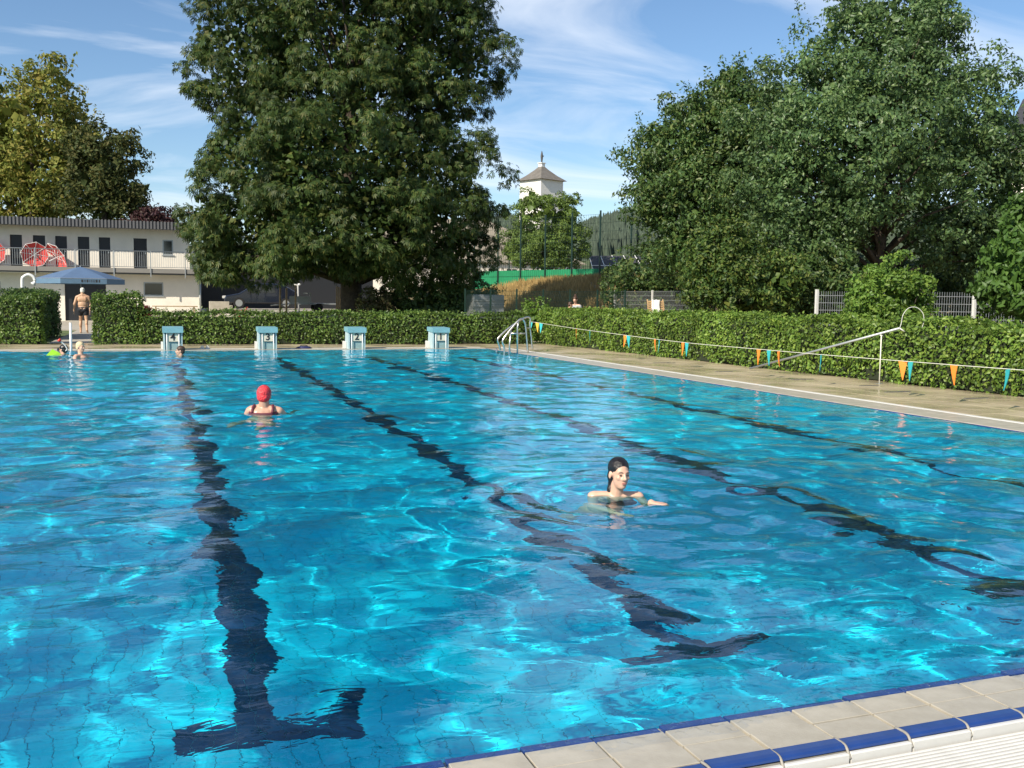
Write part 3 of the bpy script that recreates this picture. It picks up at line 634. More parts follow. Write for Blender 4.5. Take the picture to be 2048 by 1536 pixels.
# young tree in front of the tower
ST = [(1085, 440, 66, 66, 0), (1060, 490, 60, 50, 0), (1125, 490, 56, 52, 0), (1090, 505, 70, 40, -1), (1140, 430, 26, 40, 0), (1035, 500, 30, 34, 0)]
b9 = at(1088, 550, 92); b9.z = 2.6
tree('round_tree', 'round sunlit tree in front of the white tower', ST, 92, tuple(b9), (b9.x, b9.y, 10), .22, 230, (.5, .9), 90, .25, L['smalltree'], seed=44, inner=500, inner_size=.8, nlimb=12, wisps=14, shell=(.55, 1))

# ------------------------------------------------------------------ white two-storey building on the left
def wall_open(x0, x1, z0, z1, y, openings, rev=.16):
    """wall face at y looking towards -y, with real openings and reveals"""
    mb = MB(); xs_ = sorted({x0, x1, *[o[0] for o in openings], *[o[1] for o in openings]}); zs_ = sorted({z0, z1, *[o[2] for o in openings], *[o[3] for o in openings]})
    for i in range(len(xs_)-1):
        for j in range(len(zs_)-1):
            xc, zc = (xs_[i]+xs_[i+1])/2, (zs_[j]+zs_[j+1])/2
            if any(o[0] < xc < o[1] and o[2] < zc < o[3] for o in openings): continue
            mb.quad((xs_[i], y, zs_[j]), (xs_[i+1], y, zs_[j]), (xs_[i+1], y, zs_[j+1]), (xs_[i], y, zs_[j+1]))
    for a, b_, c, d in openings:
        mb.quad((a, y, c), (a, y, d), (a, y+rev, d), (a, y+rev, c)); mb.quad((b_, y, d), (b_, y, c), (b_, y+rev, c), (b_, y+rev, d))
        mb.quad((a, y, d), (b_, y, d), (b_, y+rev, d), (a, y+rev, d)); mb.quad((b_, y, c), (a, y, c), (a, y+rev, c), (b_, y+rev, c))
    return mb
bl = thing('changing_building', 'long white two-storey building with balcony and dark ribbed roof edge', 'building', (-8, 62, 0))
def bpart(mb, name, m, parent=None, smooth=False):
    parent = parent or bl
    off = Vector((-8, 62, 0)); mb.v = [tuple(Vector(p)-off) for p in mb.v]
    return mb.build(name, m, parent, smooth)
doors = [(-8.76+1.2*-1.0, -8.14-1.2), (-8.76, -8.14), (-7.57, -6.95), (-6.39, -5.75), (-5.23, -4.61), (-4.04, -3.42), (-2.91, -2.29), (-1.02, -.27)]
dz = (3.05, 4.87); win = (.61, 1.20, 3.93, 4.83)
ups = [(a, b_, *dz) for a, b_ in doors] + [win]
mbw = wall_open(-24, 2.14, 3.02, 5.62, 62.40, ups)
mbw.quad((2.14, 62.40, 3.02), (2.14, 74, 3.02), (2.14, 74, 5.62), (2.14, 62.40, 5.62))
bpart(mbw, 'upper_wall', M['cream'])
lowin = (-.50, .60, 1.48, 2.29); lodoor = (-4.75, -2.55, 0, 2.25); lodoor2 = (-9.2, -8.05, 0, 2.2)
mbw = wall_open(-24, 2.61, -.05, 2.72, 61.75, [lowin, lodoor, lodoor2])
mbw.quad((2.61, 61.75, -.05), (2.61, 74, -.05), (2.61, 74, 3.0), (2.61, 61.75, 3.0))
bpart(mbw, 'lower_wall', M['cream'])
for a, b_ in doors:
    o = bpart(MB().box(a+.004, b_-.004, 62.51, 62.55, dz[0], dz[1]-.004), 'door', M['dark'])
    mb = MB().box(b_-.12, b_-.08, 62.406, 63.305, 3.95, 4.06); bpart(mb, 'handle', M['galv'], o)
def window(o4, y, nm='window'):
    a, b_, c, d = o4
    fr0 = MB(); t_ = .07
    fr0.box(a+.003, a+t_, y+.02, y+.10, c+.003, d-.003).box(b_-t_, b_-.003, y+.02, y+.10, c+.003, d-.003).box(a+t_, b_-t_, y+.02, y+.10, d-t_, d-.003).box(a+t_, b_-t_, y+.02, y+.10, c+.003, c+t_)
    o = bpart(fr0, nm, M['galv'])
    bpart(MB().box(a+t_, b_-t_, y+.05, y+.07, c+t_, d-t_), 'pane', M['glass'], o)
    bpart(MB().box(a-.05, b_+.05, y-.06, y+.015, c-.06, c-.003), 'sill', M['galv'], o)
window(win, 62.40); window(lowin, 61.75)
for d_ in (lodoor, lodoor2): bpart(MB().box(d_[0]+.004, d_[1]-.004, 61.87, 61.91, 0, d_[3]-.004), 'door', M['dark'])
bpart(MB().box(-24, 2.53, 60.8, 62.39, 2.74, 3.012), 'balcony_slab', M['slab'])
bpart(MB().box(-24, 2.55, 60.76, 60.798, 2.80, 3.06), 'slab_edge', mat('slab_edge', (.22, .21, .19), .8))
rf = bpart(MB().box(-24, 2.17, 61.52, 74.2, 5.62, 5.78), 'roof', M['roofdark'])
fa = MB().box(-24, 2.2, 61.46, 61.515, 5.36, 5.80); bpart(fa, 'fascia', M['roofdark'], rf)
rb = MB()
for k in range(138):
    x = -24 + k*.19; rb.box(x, x+.095, 61.42, 61.457, 5.38, 5.83)
o = bpart(rb, 'fascia_rib', mat('rib', (.12, .12, .125), .6), rf); tag(o, kind='stuff')
bpart(MB().tube([(2.68, 61.7, 0), (2.68, 61.7, 2.9)], .05, 8).tube([(2.30, 62.3, 3.0), (2.30, 62.3, 5.4)], .045, 8), 'downpipe', M['galv'], None, True)
rail = bpart(MB().tube([(-24, 60.86, 4.05), (2.5, 60.86, 4.05)], .028, 6).tube([(-24, 60.86, 3.14), (2.5, 60.86, 3.14)], .016, 6).tube([(2.5, 60.86, 4.05), (2.5, 62.35, 4.05)], .028, 6), 'railing', M['galv'], None, True)
for x in (-10.2, -8.2, -6.14, -4.09, -2.06, -.08, 1.82): bpart(MB().box(x-.028, x+.028, 60.71, 60.757, 2.55, 4.10), 'post', M['galv'], rail)
bb = MB()
for k in range(118): x = -11.6 + k*.12; bb.box(x-.009, x+.009, 60.85, 60.87, 3.14, 4.04)
o = bpart(bb, 'baluster', M['galv'], rail); tag(o, kind='stuff')

# red parasols lying open on the balcony
def parasol(name, label, apex_h, rad, loc, rot, cloth, rib_m, n=8, sag=.0, pole=None, group=None, valance=None):
    root = thing(name, label, 'parasol', loc, group=group); root.rotation_euler = rot
    v = [(0, 0, apex_h)]; f = []; rings = 5
    for i in range(1, rings+1):
        q = i/rings
        for k in range(n*2):
            a = math.pi*k/n; rr_ = rad*q*(1 if k % 2 == 0 else math.cos(math.pi/n)*.985); zz_ = apex_h*(1-q**1.15) - (0 if k % 2 == 0 else sag*q)
            v.append((rr_*math.cos(a), rr_*math.sin(a), zz_))
    m2 = n*2
    for k in range(m2): f.append((0, 1+k, 1+(k+1) % m2))
    for i in range(rings-1):
        for k in range(m2): f.append((1+i*m2+k, 1+(i+1)*m2+k, 1+(i+1)*m2+(k+1) % m2, 1+i*m2+(k+1) % m2))
    me = bpy.data.meshes.new('canopy'); me.from_pydata(v, [], f); me.materials.append(cloth); link('canopy', me, root)
    for k in range(n):
        a = 2*math.pi*k/n; mb = MB().tube([(0, 0, apex_h-.03), (rad*.5*math.cos(a), rad*.5*math.sin(a), apex_h*.52-.02), (rad*.99*math.cos(a), rad*.99*math.sin(a), -.015)], .014, 5)
        mb.tube([(0, 0, apex_h*.1), (rad*.5*math.cos(a), rad*.5*math.sin(a), apex_h*.52-.02)], .011, 5); mb.build('rib', rib_m, root, True)
    hb = MB()
    for k in range(m2):
        a, b_ = v[1+(rings-1)*m2+k], v[1+(rings-1)*m2+(k+1) % m2]; hb.tube([a, b_], .012, 4, False)
    hb.build('hem', rib_m, root)
    if valance:
        vb = MB()
        for k in range(m2):
            a, b_ = Vector(v[1+(rings-1)*m2+k]), Vector(v[1+(rings-1)*m2+(k+1) % m2]); dn = Vector((0, 0, -valance)); vb.quad(a, b_, b_+dn, a+dn)
        vb.build('valance', M['valance_cloth'], root)
    if pole:
        MB().tube([(0, 0, apex_h+.05), (0, 0, -pole)], .028, 8).build('pole', rib_m, root, True)
    return root
gr = 'red parasols on the balcony'
parasol('red_parasol', 'red parasol with white ribs, left half of the balcony pair', .28, .74, (-6.28, 61.98, 3.74), Euler((math.radians(-78), math.radians(8), math.radians(8))), M['red_cloth'], M['white_paint'], pole=.55, group=gr)
parasol('red_parasol', 'red parasol slumped behind the railing, right of the balcony pair', .34, .92, (-5.18, 61.95, 3.58), Euler((math.radians(-58), math.radians(34), math.radians(-34))), M['red_cloth'], M['white_paint'], pole=.45, group=gr)
parasol('red_parasol', 'red parasol cut by the left frame edge on the balcony', .28, .78, (-8.50, 61.98, 3.80), Euler((math.radians(-76), math.radians(-14), 0)), M['red_cloth'], M['white_paint'], pole=.5, group=gr)
# big square blue-grey parasol over the path
pc = (-3.46, 54.9, 2.30)
pp = parasol('market_parasol', 'large blue-grey market parasol with printed valance before the building', .62, 2.12, pc, Euler((0, 0, math.radians(8))), M['bluegrey_cloth'], M['galv'], n=6, pole=2.35, valance=.26)
lt = MB(); xk = .15
for wd in (.10, .05, .09, .04, .05, .05, .10, .07):      # a row of short dark printed strokes, too small to read
    lt.box(xk, xk+wd, -1.985, -1.98, -.20, -.06); xk += wd+.045
lt.build('lettering', M['dark'], pp, rot=(0, 0, math.radians(-8)))

# things at the foot of the building
sh = thing('garden_shower', 'white curved shower pipe with hanging head by the left hedge', 'shower', (-4.55, 40.5, 0))
x0 = 0
MB().tube(arc_path([(0, 0, 0), (0, 0, 1.0), (0, 0, 1.95), (.06, 0, 2.12), (.22, 0, 2.20), (.38, 0, 2.12), (.44, 0, 1.98)], 6), .055, 8).build('pipe', M['white_paint'], sh, True)
MB().tube([(.44, 0, 2.0), (.42, 0, 1.92), (.36, 0, 1.84)], [.03, .06, .10], 8).build('shower_head', M['white_paint'], sh, True)
for z0_, z1_ in ((1.45, 1.72), (.9, 1.25)): MB().tube([(0, 0, z0_), (0, 0, z1_)], .066, 8).build('dark_band', M['carpaint'], sh, True)
bn = thing('long_table', 'long wooden table against the sunlit lower wall', 'table', (1.2, 60.2, 0))
MB().bbox(-1.25, 1.25, -.3, .3, .86, .92, .01).build('table_top', M['oldwood'], bn)
for x in (-1.05, 1.05):
    for y in (-.22, .22): MB().box(x-.04, x+.04, y-.04, y+.04, 0, .86).build('leg', M['oldwood'], bn)
p = Vector((-.55, 56, 0)); shrub('red_flowers', 'red flowering plant behind the hedge below the lower window', tuple(p), (.45, .4, .95), .09, L['flower'], 40, 40, 81, (.1, .2), cat_='flowers')
p = Vector((3.6, 44, 0)); shrub('red_flowers', 'pale red flowering plant just behind the low hedge by the steps', tuple(p), (.35, .35, .98), .07, L['flower'], 26, 30, 82, (.08, .15), cat_='flowers')
# tall shed wall / passage right of the building, stair up to the terrace
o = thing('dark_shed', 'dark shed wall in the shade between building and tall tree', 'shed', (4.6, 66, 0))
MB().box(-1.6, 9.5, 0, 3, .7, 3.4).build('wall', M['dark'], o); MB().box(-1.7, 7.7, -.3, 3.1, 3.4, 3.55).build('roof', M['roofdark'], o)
stp = thing('garden_stair', 'pale concrete stair with side wall right of the building', 'stair', (3.55, 55.4, 0))
MB().box(-.65, .35, 0, 1.0, -.05, 1.22).build('side_wall', M['concrete'], stp)
for k in range(6): MB().bbox(.36+k*.16, .36+(k+1)*.16, 0, 1.0, -.05, 1.02-k*.165, .01).build('step', M['concrete'], stp)
# parked car on the terrace
car = thing('parked_car', 'dark parked car in the shade left of the chestnut trunk', 'car', (5.95, 58.9, .82))
prof = [(-2.1, .30), (-2.12, .55), (-2.05, .72), (-1.3, .86), (-.55, 1.32), (-.1, 1.44), (.7, 1.45), (1.35, 1.30), (1.95, .95), (2.1, .85), (2.12, .42), (2.05, .28)]
pb = MB().prism(prof, -.82, .82); o = pb.build('body', M['carpaint'], car)
bv = o.modifiers.new('bevel', 'BEVEL'); bv.width = .07; bv.segments = 3; bv.limit_method = 'ANGLE'
for s in (-1, 1):
    y = s*.835
    MB().quad((-.98, y, .92), (-.12, y, .92), (-.12, y, 1.33), (-.45, y, 1.25)).build('side_window', M['glass'], car)
    MB().quad((-.06, y, .92), (.72, y, .92), (.66, y, 1.36), (-.06, y, 1.35)).build('side_window', M['glass'], car)
    MB().box(-.9, -.75, y-.06, y+.06, .9, 1.02).build('mirror', M['carpaint'], car)
for x in (-1.32, 1.32):
    for s in (-1, 1):
        wh = MB().tube([(x, s*.66, .31), (x, s*.85, .31)], .31, 18).build('wheel', M['tyre'], car)
        MB().tube([(x, s*.851, .31), (x, s*.862, .31)], .2, 14).build('rim', M['galv'], wh)
MB().bbox(-2.14, -2.02, -.72, -.42, .58, .72, .03).build('headlight', M['white_plastic'], car); MB().bbox(-2.14, -2.02, .42, .72, .58, .72, .03).build('headlight', M['white_plastic'], car)
# flat trailer under the tree
tr = thing('flat_trailer', 'grey flat trailer with raised front board under the tree', 'trailer', (7.9, 52.6, .75))
MB().bbox(-1.2, 1.5, -.6, .6, .36, .44, .01).build('bed', M['galv'], tr)
MB().box(-1.2, -.2, -.62, -.58, .445, .80).box(-.16, -.10, -.62, -.56, .445, .98).box(-.5, -.16, -.60, -.56, .93, .98).build('side_board', M['galv'], tr)
for y in (-.68, .68): MB().tube([(.3, y-.06, .22), (.3, y+.06, .22)], .22, 14).build('wheel', M['tyre'], tr)
MB().tube([(-1.2, 0, .38), (-2.1, 0, .3)], .04, 6).build('drawbar', M['galv'], tr)
# tree stakes
for nm, lab, xs_, zt in (('tree_stakes', 'group of pale wooden tree stakes beside the parked car', (6.0, 6.35, 6.85), (2.35, 1.95, 2.1)), ('tree_stakes', 'pale wooden tree stakes close left of the chestnut trunk', (8.85, 9.0, 9.15), (2.1, 2.05, 1.95))):
    o = thing(nm, lab, 'stakes', (xs_[0], 50.3, .0), group='wooden tree stakes')
    for i, (x, z_) in enumerate(zip(xs_, zt)): MB().tube([(x-xs_[0], i*.3, -.05), (x-xs_[0]+.02, i*.3, z_)], .05, 7).build('stake', M['wood'], o, True)
o = thing('bent_pipe', 'thin white pipe with short arm behind the trailer', 'pipe', (7.35, 53.6, .75))
MB().tube([(.05, 0, 0), (0, 0, 1.35), (-.1, 0, 1.42), (-.25, 0, 1.42)], .045, 7).build('pipe', M['white_paint'], o, True); MB().tube([(0, 0, 1.4), (.15, 0, 1.46)], .06, 7).build('head', M['white_paint'], o, True)

# ------------------------------------------------------------------ ball court, tower, hill
P1, P6 = at(995, 570, 76), at(1260, 560, 66)
cf = thing('court_fence', 'tall dark green ball-court fence with bright green windscreen', 'fence', (P1.x, P1.y, 2.6))
pxs = [948, 995, 1040, 1089, 1142, 1198, 1260, 1330]
pts = []
for px in pxs:                                  # posts stand on the straight line P1-P6
    a, d2 = Vector((P1.x, P1.y)), Vector((P6.x-P1.x, P6.y-P1.y)); r0 = at(px, 600, 1) - Vector((0, 0, EYE)); dv = Vector((r0.x, r0.y))
    den = dv.x*d2.y - dv.y*d2.x; tt = (a.x*d2.y - a.y*d2.x)/den; pts.append(dv*tt)
wire = MB()
for i, p in enumerate(pts):
    q = Vector((p.x-P1.x, p.y-P1.y)); MB().box(q.x-.05, q.x+.05, q.y-.05, q.y+.05, -.6, 5.15).build('post', M['greenpost'], cf)
    if i < len(pts)-1:
        n_ = Vector((pts[i+1].x-P1.x, pts[i+1].y-P1.y)); dd = (n_-q).normalized(); off = Vector((dd.y, -dd.x)).normalized()*.06
        MB().quad((q.x-off.x, q.y-off.y, -.25), (n_.x-off.x, n_.y-off.y, -.25), (n_.x-off.x, n_.y-off.y, 1.14), (q.x-off.x, q.y-off.y, 1.14)).build('windscreen', M['windscreen'], cf)
        for k in range(9):
            z_ = .1+k*.6; wire.tube([(q.x, q.y, z_), (n_.x, n_.y, z_)], .010, 3, False)
        m_ = max(3, int((n_-q).length/.22))
        for k in range(1, m_): r_ = q.lerp(n_, k/m_); wire.tube([(r_.x, r_.y, 0), (r_.x, r_.y, 4.9)], .007, 3, False)
o = wire.build('wire_mesh', M['greenpost'], cf); tag(o, kind='stuff')
b_ = at(1018, 545, 100); ob = thing('court_fence', 'thinner far fence of the ball court before the tree', 'fence', (b_.x, b_.y, 2.6))
for px in (960, 1018, 1075, 1128, 1180):
    q = at(px, 545, 100); MB().box(q.x-b_.x-.05, q.x-b_.x+.05, q.y-b_.y-.05, q.y-b_.y+.05, 0, 4.6).build('post', M['greenpost'], ob)
mbn = MB()
for k in range(60):
    q = at(955+k*4, 545, 100); mbn.box(q.x-b_.x-.008, q.x-b_.x+.008, q.y-b_.y-.008, q.y-b_.y+.008, 0, 4.4)
tag(mbn.build('wire_mesh', M['greenpost'], ob), kind='stuff')
# low dark fence at the foot of the bank
a, b2_ = at(930, 610, 43), at(1250, 610, 41)
lf = thing('mesh_fence', 'low dark mesh fence at the foot of the dry grass bank', 'fence', (a.x, a.y, 0))
for k in range(7):
    q = a.lerp(b2_, k/6)-a; MB().box(q.x-.03, q.x+.03, q.y-.03, q.y+.03, 0, 1.95).build('post', M['greenpost'], lf)
mbn = MB()
for k in range(170):
    q = a.lerp(b2_, k/169)-a; mbn.box(q.x-.004, q.x+.004, q.y-.004, q.y+.004, .05, 1.88)
for k in range(10): mbn.tube([(0, 0, .1+k*.195), (b2_.x-a.x, b2_.y-a.y, .1+k*.195)], .006, 3, False)
tag(mbn.build('wire_mesh', M['greenpost'], lf), kind='stuff')
q = at(970, 615, 45); o = thing('grey_container', 'grey ribbed container in the shade behind the low mesh fence', 'container', (q.x, q.y, -.05))
MB().bbox(-.75, .75, -.5, .5, 0, 1.75, .03).build('body', M['galv'], o)
for k in range(6): MB().box(-.7, .7, -.53, -.502, .2+k*.25, .26+k*.25).build('rib', M['galv'], o)
# dry grass on the bank
k = 15000; bx = rng.uniform(17, 29, k); by = rng.uniform(40, 74, k); bz = np.array([hgt(x, y) for x, y in zip(bx, by)])
pz = np.stack([bx, by, bz], 1); hh = rng.uniform(.2, .5, k); dirs = np.stack([rng.normal(0, .25, k), rng.normal(0, .25, k), np.ones(k)], 1)
sd = np.stack([np.full(k, .94), np.full(k, -.34), np.zeros(k)], 1)*.035
V = np.stack([pz-sd, pz+sd, pz+dirs*hh[:, None]], 1).reshape(-1, 3); F = np.arange(3*k).reshape(-1, 3)
o = link('dry_grass', npmesh('dry_grass', V, F, M['drygrass'])); tag(o, 'tall dry yellow grass on the bank below the ball court', 'grass', kind='stuff')
# tower
tp = at(1083, 362, 150); tw_ = thing('white_tower', 'white square tower with dark pyramid roof and weather vane', 'tower', (tp.x, tp.y, 2.5), math.radians(22))
ez = tp.z-2.5; hw = 2.35
MB().box(-hw, hw, -hw, hw, -2.6, ez).build('wall', M['tower_wall'], tw_)
rfm = MB(); e = hw+.45; ap = ez+2.15
sec = [(e, ez-.05), (e*.62, ez+.75), (e*.28, ez+1.65), (.35, ap)]
for (r0, z0_), (r1, z1_) in zip(sec[:-1], sec[1:]):
    for s in range(4):
        ca = [(1, 1), (-1, 1), (-1, -1), (1, -1)]; a, b_ = ca[s], ca[(s+1) % 4]
        rfm.quad((a[0]*r0, a[1]*r0, z0_), (b_[0]*r0, b_[1]*r0, z0_), (b_[0]*r1, b_[1]*r1, z1_), (a[0]*r1, a[1]*r1, z1_))
rfm.quad((e, e, ez-.05), (e, -e, ez-.05), (-e, -e, ez-.05), (-e, e, ez-.05))
o = rfm.build('roof', M['slate'], tw_)
MB().box(-.36, .36, -.36, .36, ap-.05, ap+.5).box(-.5, .5, -.5, .5, ap+.5, ap+.6).build('lantern', M['white_paint'], o)
MB().tube([(0, 0, ap+.6), (0, 0, ap+.75), (0, 0, ap+1.1), (0, 0, ap+1.6), (0, 0, ap+2.05), (0, 0, ap+2.2), (0, 0, ap+2.4)], [.08, .11, .15, .20, .13, .09, .03], 8).tube([(0, 0, ap+1.5), (.7, .3, ap+1.75)], [.14, .06], 6).build('weather_vane', M['bronze'], o, True)
for z_ in (6, 11, 15.5): MB().box(-.5, .5, -hw-.02, -hw+.02, z_-2.5, z_-1.0).build('window', M['glass'], tw_)
# hall with big brown roof
hp = at(960, 530, 112); ha = thing('brown_roofed_hall', 'cream hall with large brown hipped roof left of the round tree', 'building', (hp.x, hp.y, 2.5), -.05)
wx0, wx1, wy, wz = -14, 12.5, 12, 3.3
MB().box(wx0, wx1, 0, wy, -2.6, wz).build('wall', M['cream'], ha)
r2 = MB(); ov = .5; rz_ = 8.6
A = [(wx0-ov, -ov, wz), (wx1+ov, -ov, wz), (wx1+ov, wy+ov, wz), (wx0-ov, wy+ov, wz), (wx0+5, wy/2, rz_), (2.5, wy/2, rz_)]
for f_ in ((0, 1, 5, 4), (1, 2, 5), (2, 3, 4, 5), (3, 0, 4), (3, 2, 1, 0)): r2.poly([A[i] for i in f_])
r2.build('roof', M['hallroof'], ha)
for x in (1.0, 3.2, 5.4, 7.6, 9.8):
    o = MB().box(x, x+1.2, -.05, .02, .6, 2.6).build('window', M['glass'], ha)
    MB().box(x-.06, x+1.26, -.09, -.051, 1.55, 1.62).box(x+.57, x+.63, -.09, -.051, .6, 2.6).build('glazing_bar', M['white_paint'], o)
# dark panel roof with pale ribs
sp = at(1190, 545, 96); so = thing('panel_roof_shed', 'dark sloping panel roof with thin white ribs beyond the ball court', 'shed', (sp.x, sp.y, 2.4), -.36)
MB().box(.2, 6.3, .6, 4, 0, 1.7).build('wall', M['slab'], so)
rq = MB().poly([(0, 0, 1.5), (6.6, 0, 1.5), (5.4, 3.2, 3.7), (-.4, 3.2, 3.7)]).poly([(6.6, 0, 1.45), (0, 0, 1.45), (-.4, 3.2, 3.65), (5.4, 3.2, 3.65)]).build('roof', M['roofdark'], so)
for k in range(6):
    t_ = k/5; MB().tube([(t_*6.6, -.02, 1.54), (-.4+t_*5.8, 3.2, 3.74)], .04, 5).build('rib', M['white_paint'], rq)
for s in (0, .5): MB().tube([(0-.4*s, 3.2*s-.02, 1.54+2.2*s), (6.6-1.2*s, 3.2*s-.02, 1.54+2.2*s)], .04, 5).build('rib', M['white_paint'], rq)
# ball-goal frame beside it
q = at(1228, 548, 84); o = thing('goal_frame', 'thin white goal frame inside the ball court', 'goal', (q.x, q.y, 2.6))
MB().tube([(0, 0, 0), (0, 0, 2.0), (2.2, -.9, 2.0), (2.2, -.9, 0)], .05, 6).build('frame', M['white_paint'], o)
# hill with forest
hx = np.linspace(0, 1, 60)
def ridge(px): return 14 + np.interp(px, [200, 700, 900, 980, 1020, 1080, 1150, 1190, 1225, 1270, 1400, 1700, 2300], [470, 440, 428, 420, 416, 430, 436, 420, 410, 396, 380, 370, 400])
hv = []; hf = []; pxl = np.linspace(150, 2400, 70)
for px in pxl:
    for j, (q_, Z_) in enumerate(((0, 420), (.35, 560), (.7, 760), (1, 1000), (.9, 1300))):
        top = at(px, ridge(px), 1000); p = at(px, 600, Z_); hv.append((p.x, p.y, 2.3 + (top.z-12)*q_))
for i in range(len(pxl)-1):
    for j in range(4): hf.append((i*5+j, (i+1)*5+j, (i+1)*5+j+1, i*5+j+1))
me = bpy.data.meshes.new('hill'); me.from_pydata(hv, [], hf); me.materials.append(M['hillgreen']); me.polygons.foreach_set('use_smooth', [True]*len(hf)); o = link('hill', me); tag(o, kind='structure')
k = 5200; px = rng.uniform(880, 1480, k); q_ = rng.uniform(.22, 1, k)**.8
cv, cf_, base = [], [], 0
conev = np.array([[math.cos(a)*r, math.sin(a)*r, z_] for r, z_ in ((1, .0), (.55, .45)) for a in np.linspace(0, 6.283, 6)[:-1]] + [[0, 0, 1]])
conef = np.array([[i, (i+1) % 5, 5+(i+1) % 5] for i in range(5)] + [[i, 5+(i+1) % 5, 5+i] for i in range(5)] + [[5+i, 5+(i+1) % 5, 10] for i in range(5)])
vv = []
for i in range(k):
    Z_ = np.interp(q_[i], [0, .35, .7, 1], [420, 560, 760, 1000]); top = at(px[i], ridge(px[i]), 1000); p = at(px[i], 600, Z_); h_ = rng.uniform(7, 13); w_ = h_*rng.uniform(.18, .27)
    vv.append(conev*np.array([w_, w_, h_]) + np.array([p.x, p.y, 2.0 + (top.z-12)*q_[i]]))
V = np.concatenate(vv); F = (conef[None] + (np.arange(k)*11)[:, None, None]).reshape(-1, 3)
o = link('forest', npmesh('forest', V, F, L['conifer'])); tag(o, 'far conifer forest covering the hill', 'forest', kind='stuff')
# house at the far right
hp = at(2066, 290, 60); ho = thing('gabled_house', 'dark-roofed house corner behind the right trees', 'house', (hp.x+5.2, hp.y-1.5, .5), math.radians(-62))
hz = hp.z-.5
MB().box(-5, 5, -4, 4, 0, hz).build('wall', M['cream'], ho)
MB().poly([(-5.5, -4.6, hz-.2), (5.5, -4.6, hz-.2), (5.5, 0, hz+3.6), (-5.5, 0, hz+3.6)]).poly([(5.5, 4.6, hz-.2), (-5.5, 4.6, hz-.2), (-5.5, 0, hz+3.6), (5.5, 0, hz+3.6)]).poly([(-5.4, -4.4, hz-.1), (-5.4, 0, hz+3.5), (-5.4, 4.4, hz-.1)]).poly([(5.4, -4.4, hz-.1), (5.4, 4.4, hz-.1), (5.4, 0, hz+3.5)]).build('roof', M['roofdark'], ho)
for x in (-3, 0, 3): MB().box(x-.6, x+.6, -4.05, -3.98, hz-2.6, hz-1.2).build('window', M['glass'], ho)

# wire fences behind the side hedge
def wire_fence(label, a, b_, zb, zt, nposts, sp=.06):
    root = thing('wire_fence', label, 'fence', (a.x, a.y, zb), group='grey wire-mat fences'); d = b_-a
    for k in range(nposts): q = d*(k/(nposts-1)); MB().box(q.x-.035, q.x+.035, q.y-.035, q.y+.035, -.3, zt-zb+.05).build('post', M['white_plastic'], root)
    for s in range(nposts-1):
        mb = MB(); q0, q1 = d*(s/(nposts-1)), d*((s+1)/(nposts-1)); n_ = int((q1-q0).length/sp)
        for k in range(1, n_): q = q0.lerp(q1, k/n_); mb.box(q.x-.004, q.x+.004, q.y-.004, q.y+.004, .03, zt-zb)
        for z_ in np.arange(.03, zt-zb+.01, .2): mb.tube([(q0.x, q0.y, z_), (q1.x, q1.y, z_)], .007, 4, False)
        tag(mb.build('wire_panel', M['galv'], root), kind='stuff')
a, b_ = at(1634, 583, 27), at(2120, 583, 25); a.z = b_.z = 0; wire_fence('grey wire fence either side of the rounded bush', a, b_, .45, 1.80, 4)
a, b_ = at(1230, 583, 46), at(1388, 583, 41.5); a.z = b_.z = 0; wire_fence('grey wire fence behind the wooden deck chair', a, b_, .5, 1.93, 3)
# deck chair with towel
q = at(1316, 612, 40.5); dc = thing('deck_chair', 'slatted wooden deck chair back above the hedge', 'chair', (q.x, q.y, .42), math.radians(-15))
for k in range(9): MB().bbox(-.36, .36, .1+k*.045, .125+k*.045, .25+k*.095, .32+k*.095, .008).build('slat', M['wood'], dc)
for x in (-.33, .33): MB().tube([(x, -.5, 0), (x, .15, .28), (x, .55, 1.14)], .028, 6).build('side_frame', M['wood'], dc); MB().tube([(x, .5, 0), (x, .2, .55)], .025, 6).build('leg', M['wood'], dc)
tv, tf, ng = [], [], 14
for j in range(ng):
    for i in range(ng):
        u, v_ = i/(ng-1), j/(ng-1); s = v_*1.15
        y, z_ = (.43+.0*s, 0) if False else (.50-.40*(1-min(1, (1.15-s)/.75)) if s > .4 else .52+.02*s, 0)
        z_ = 1.13-.9*max(0, s-.4) if s > .4 else 1.13-.35*(.4-s)
        tv.append((-.18+.34*u+.03*math.sin(v_*7), y-.055-.02*math.sin(u*9+v_*3), z_+.012*math.sin(u*14)))
for j in range(ng-1):
    for i in range(ng-1): tf.append((j*ng+i, j*ng+i+1, (j+1)*ng+i+1, (j+1)*ng+i))
me = bpy.data.meshes.new('towel'); me.from_pydata(tv, [], tf); me.materials.append(M['towel']); me.polygons.foreach_set('use_smooth', [True]*len(tf))
o = link('towel', me); o.location = dc.location; o.rotation_euler = dc.rotation_euler; sd_ = o.modifiers.new('s', 'SOLIDIFY'); sd_.thickness = .02
tag(o, 'white towel hung over the wooden deck chair', 'towel')

# path to the building
o = MB().box(-3.0, -1.65, 32.4, 60, -.12, .0).box(-6.5, 2, 46, 61.9, -.13, -.01).build('path', M['concrete']); tag(o, kind='structure')
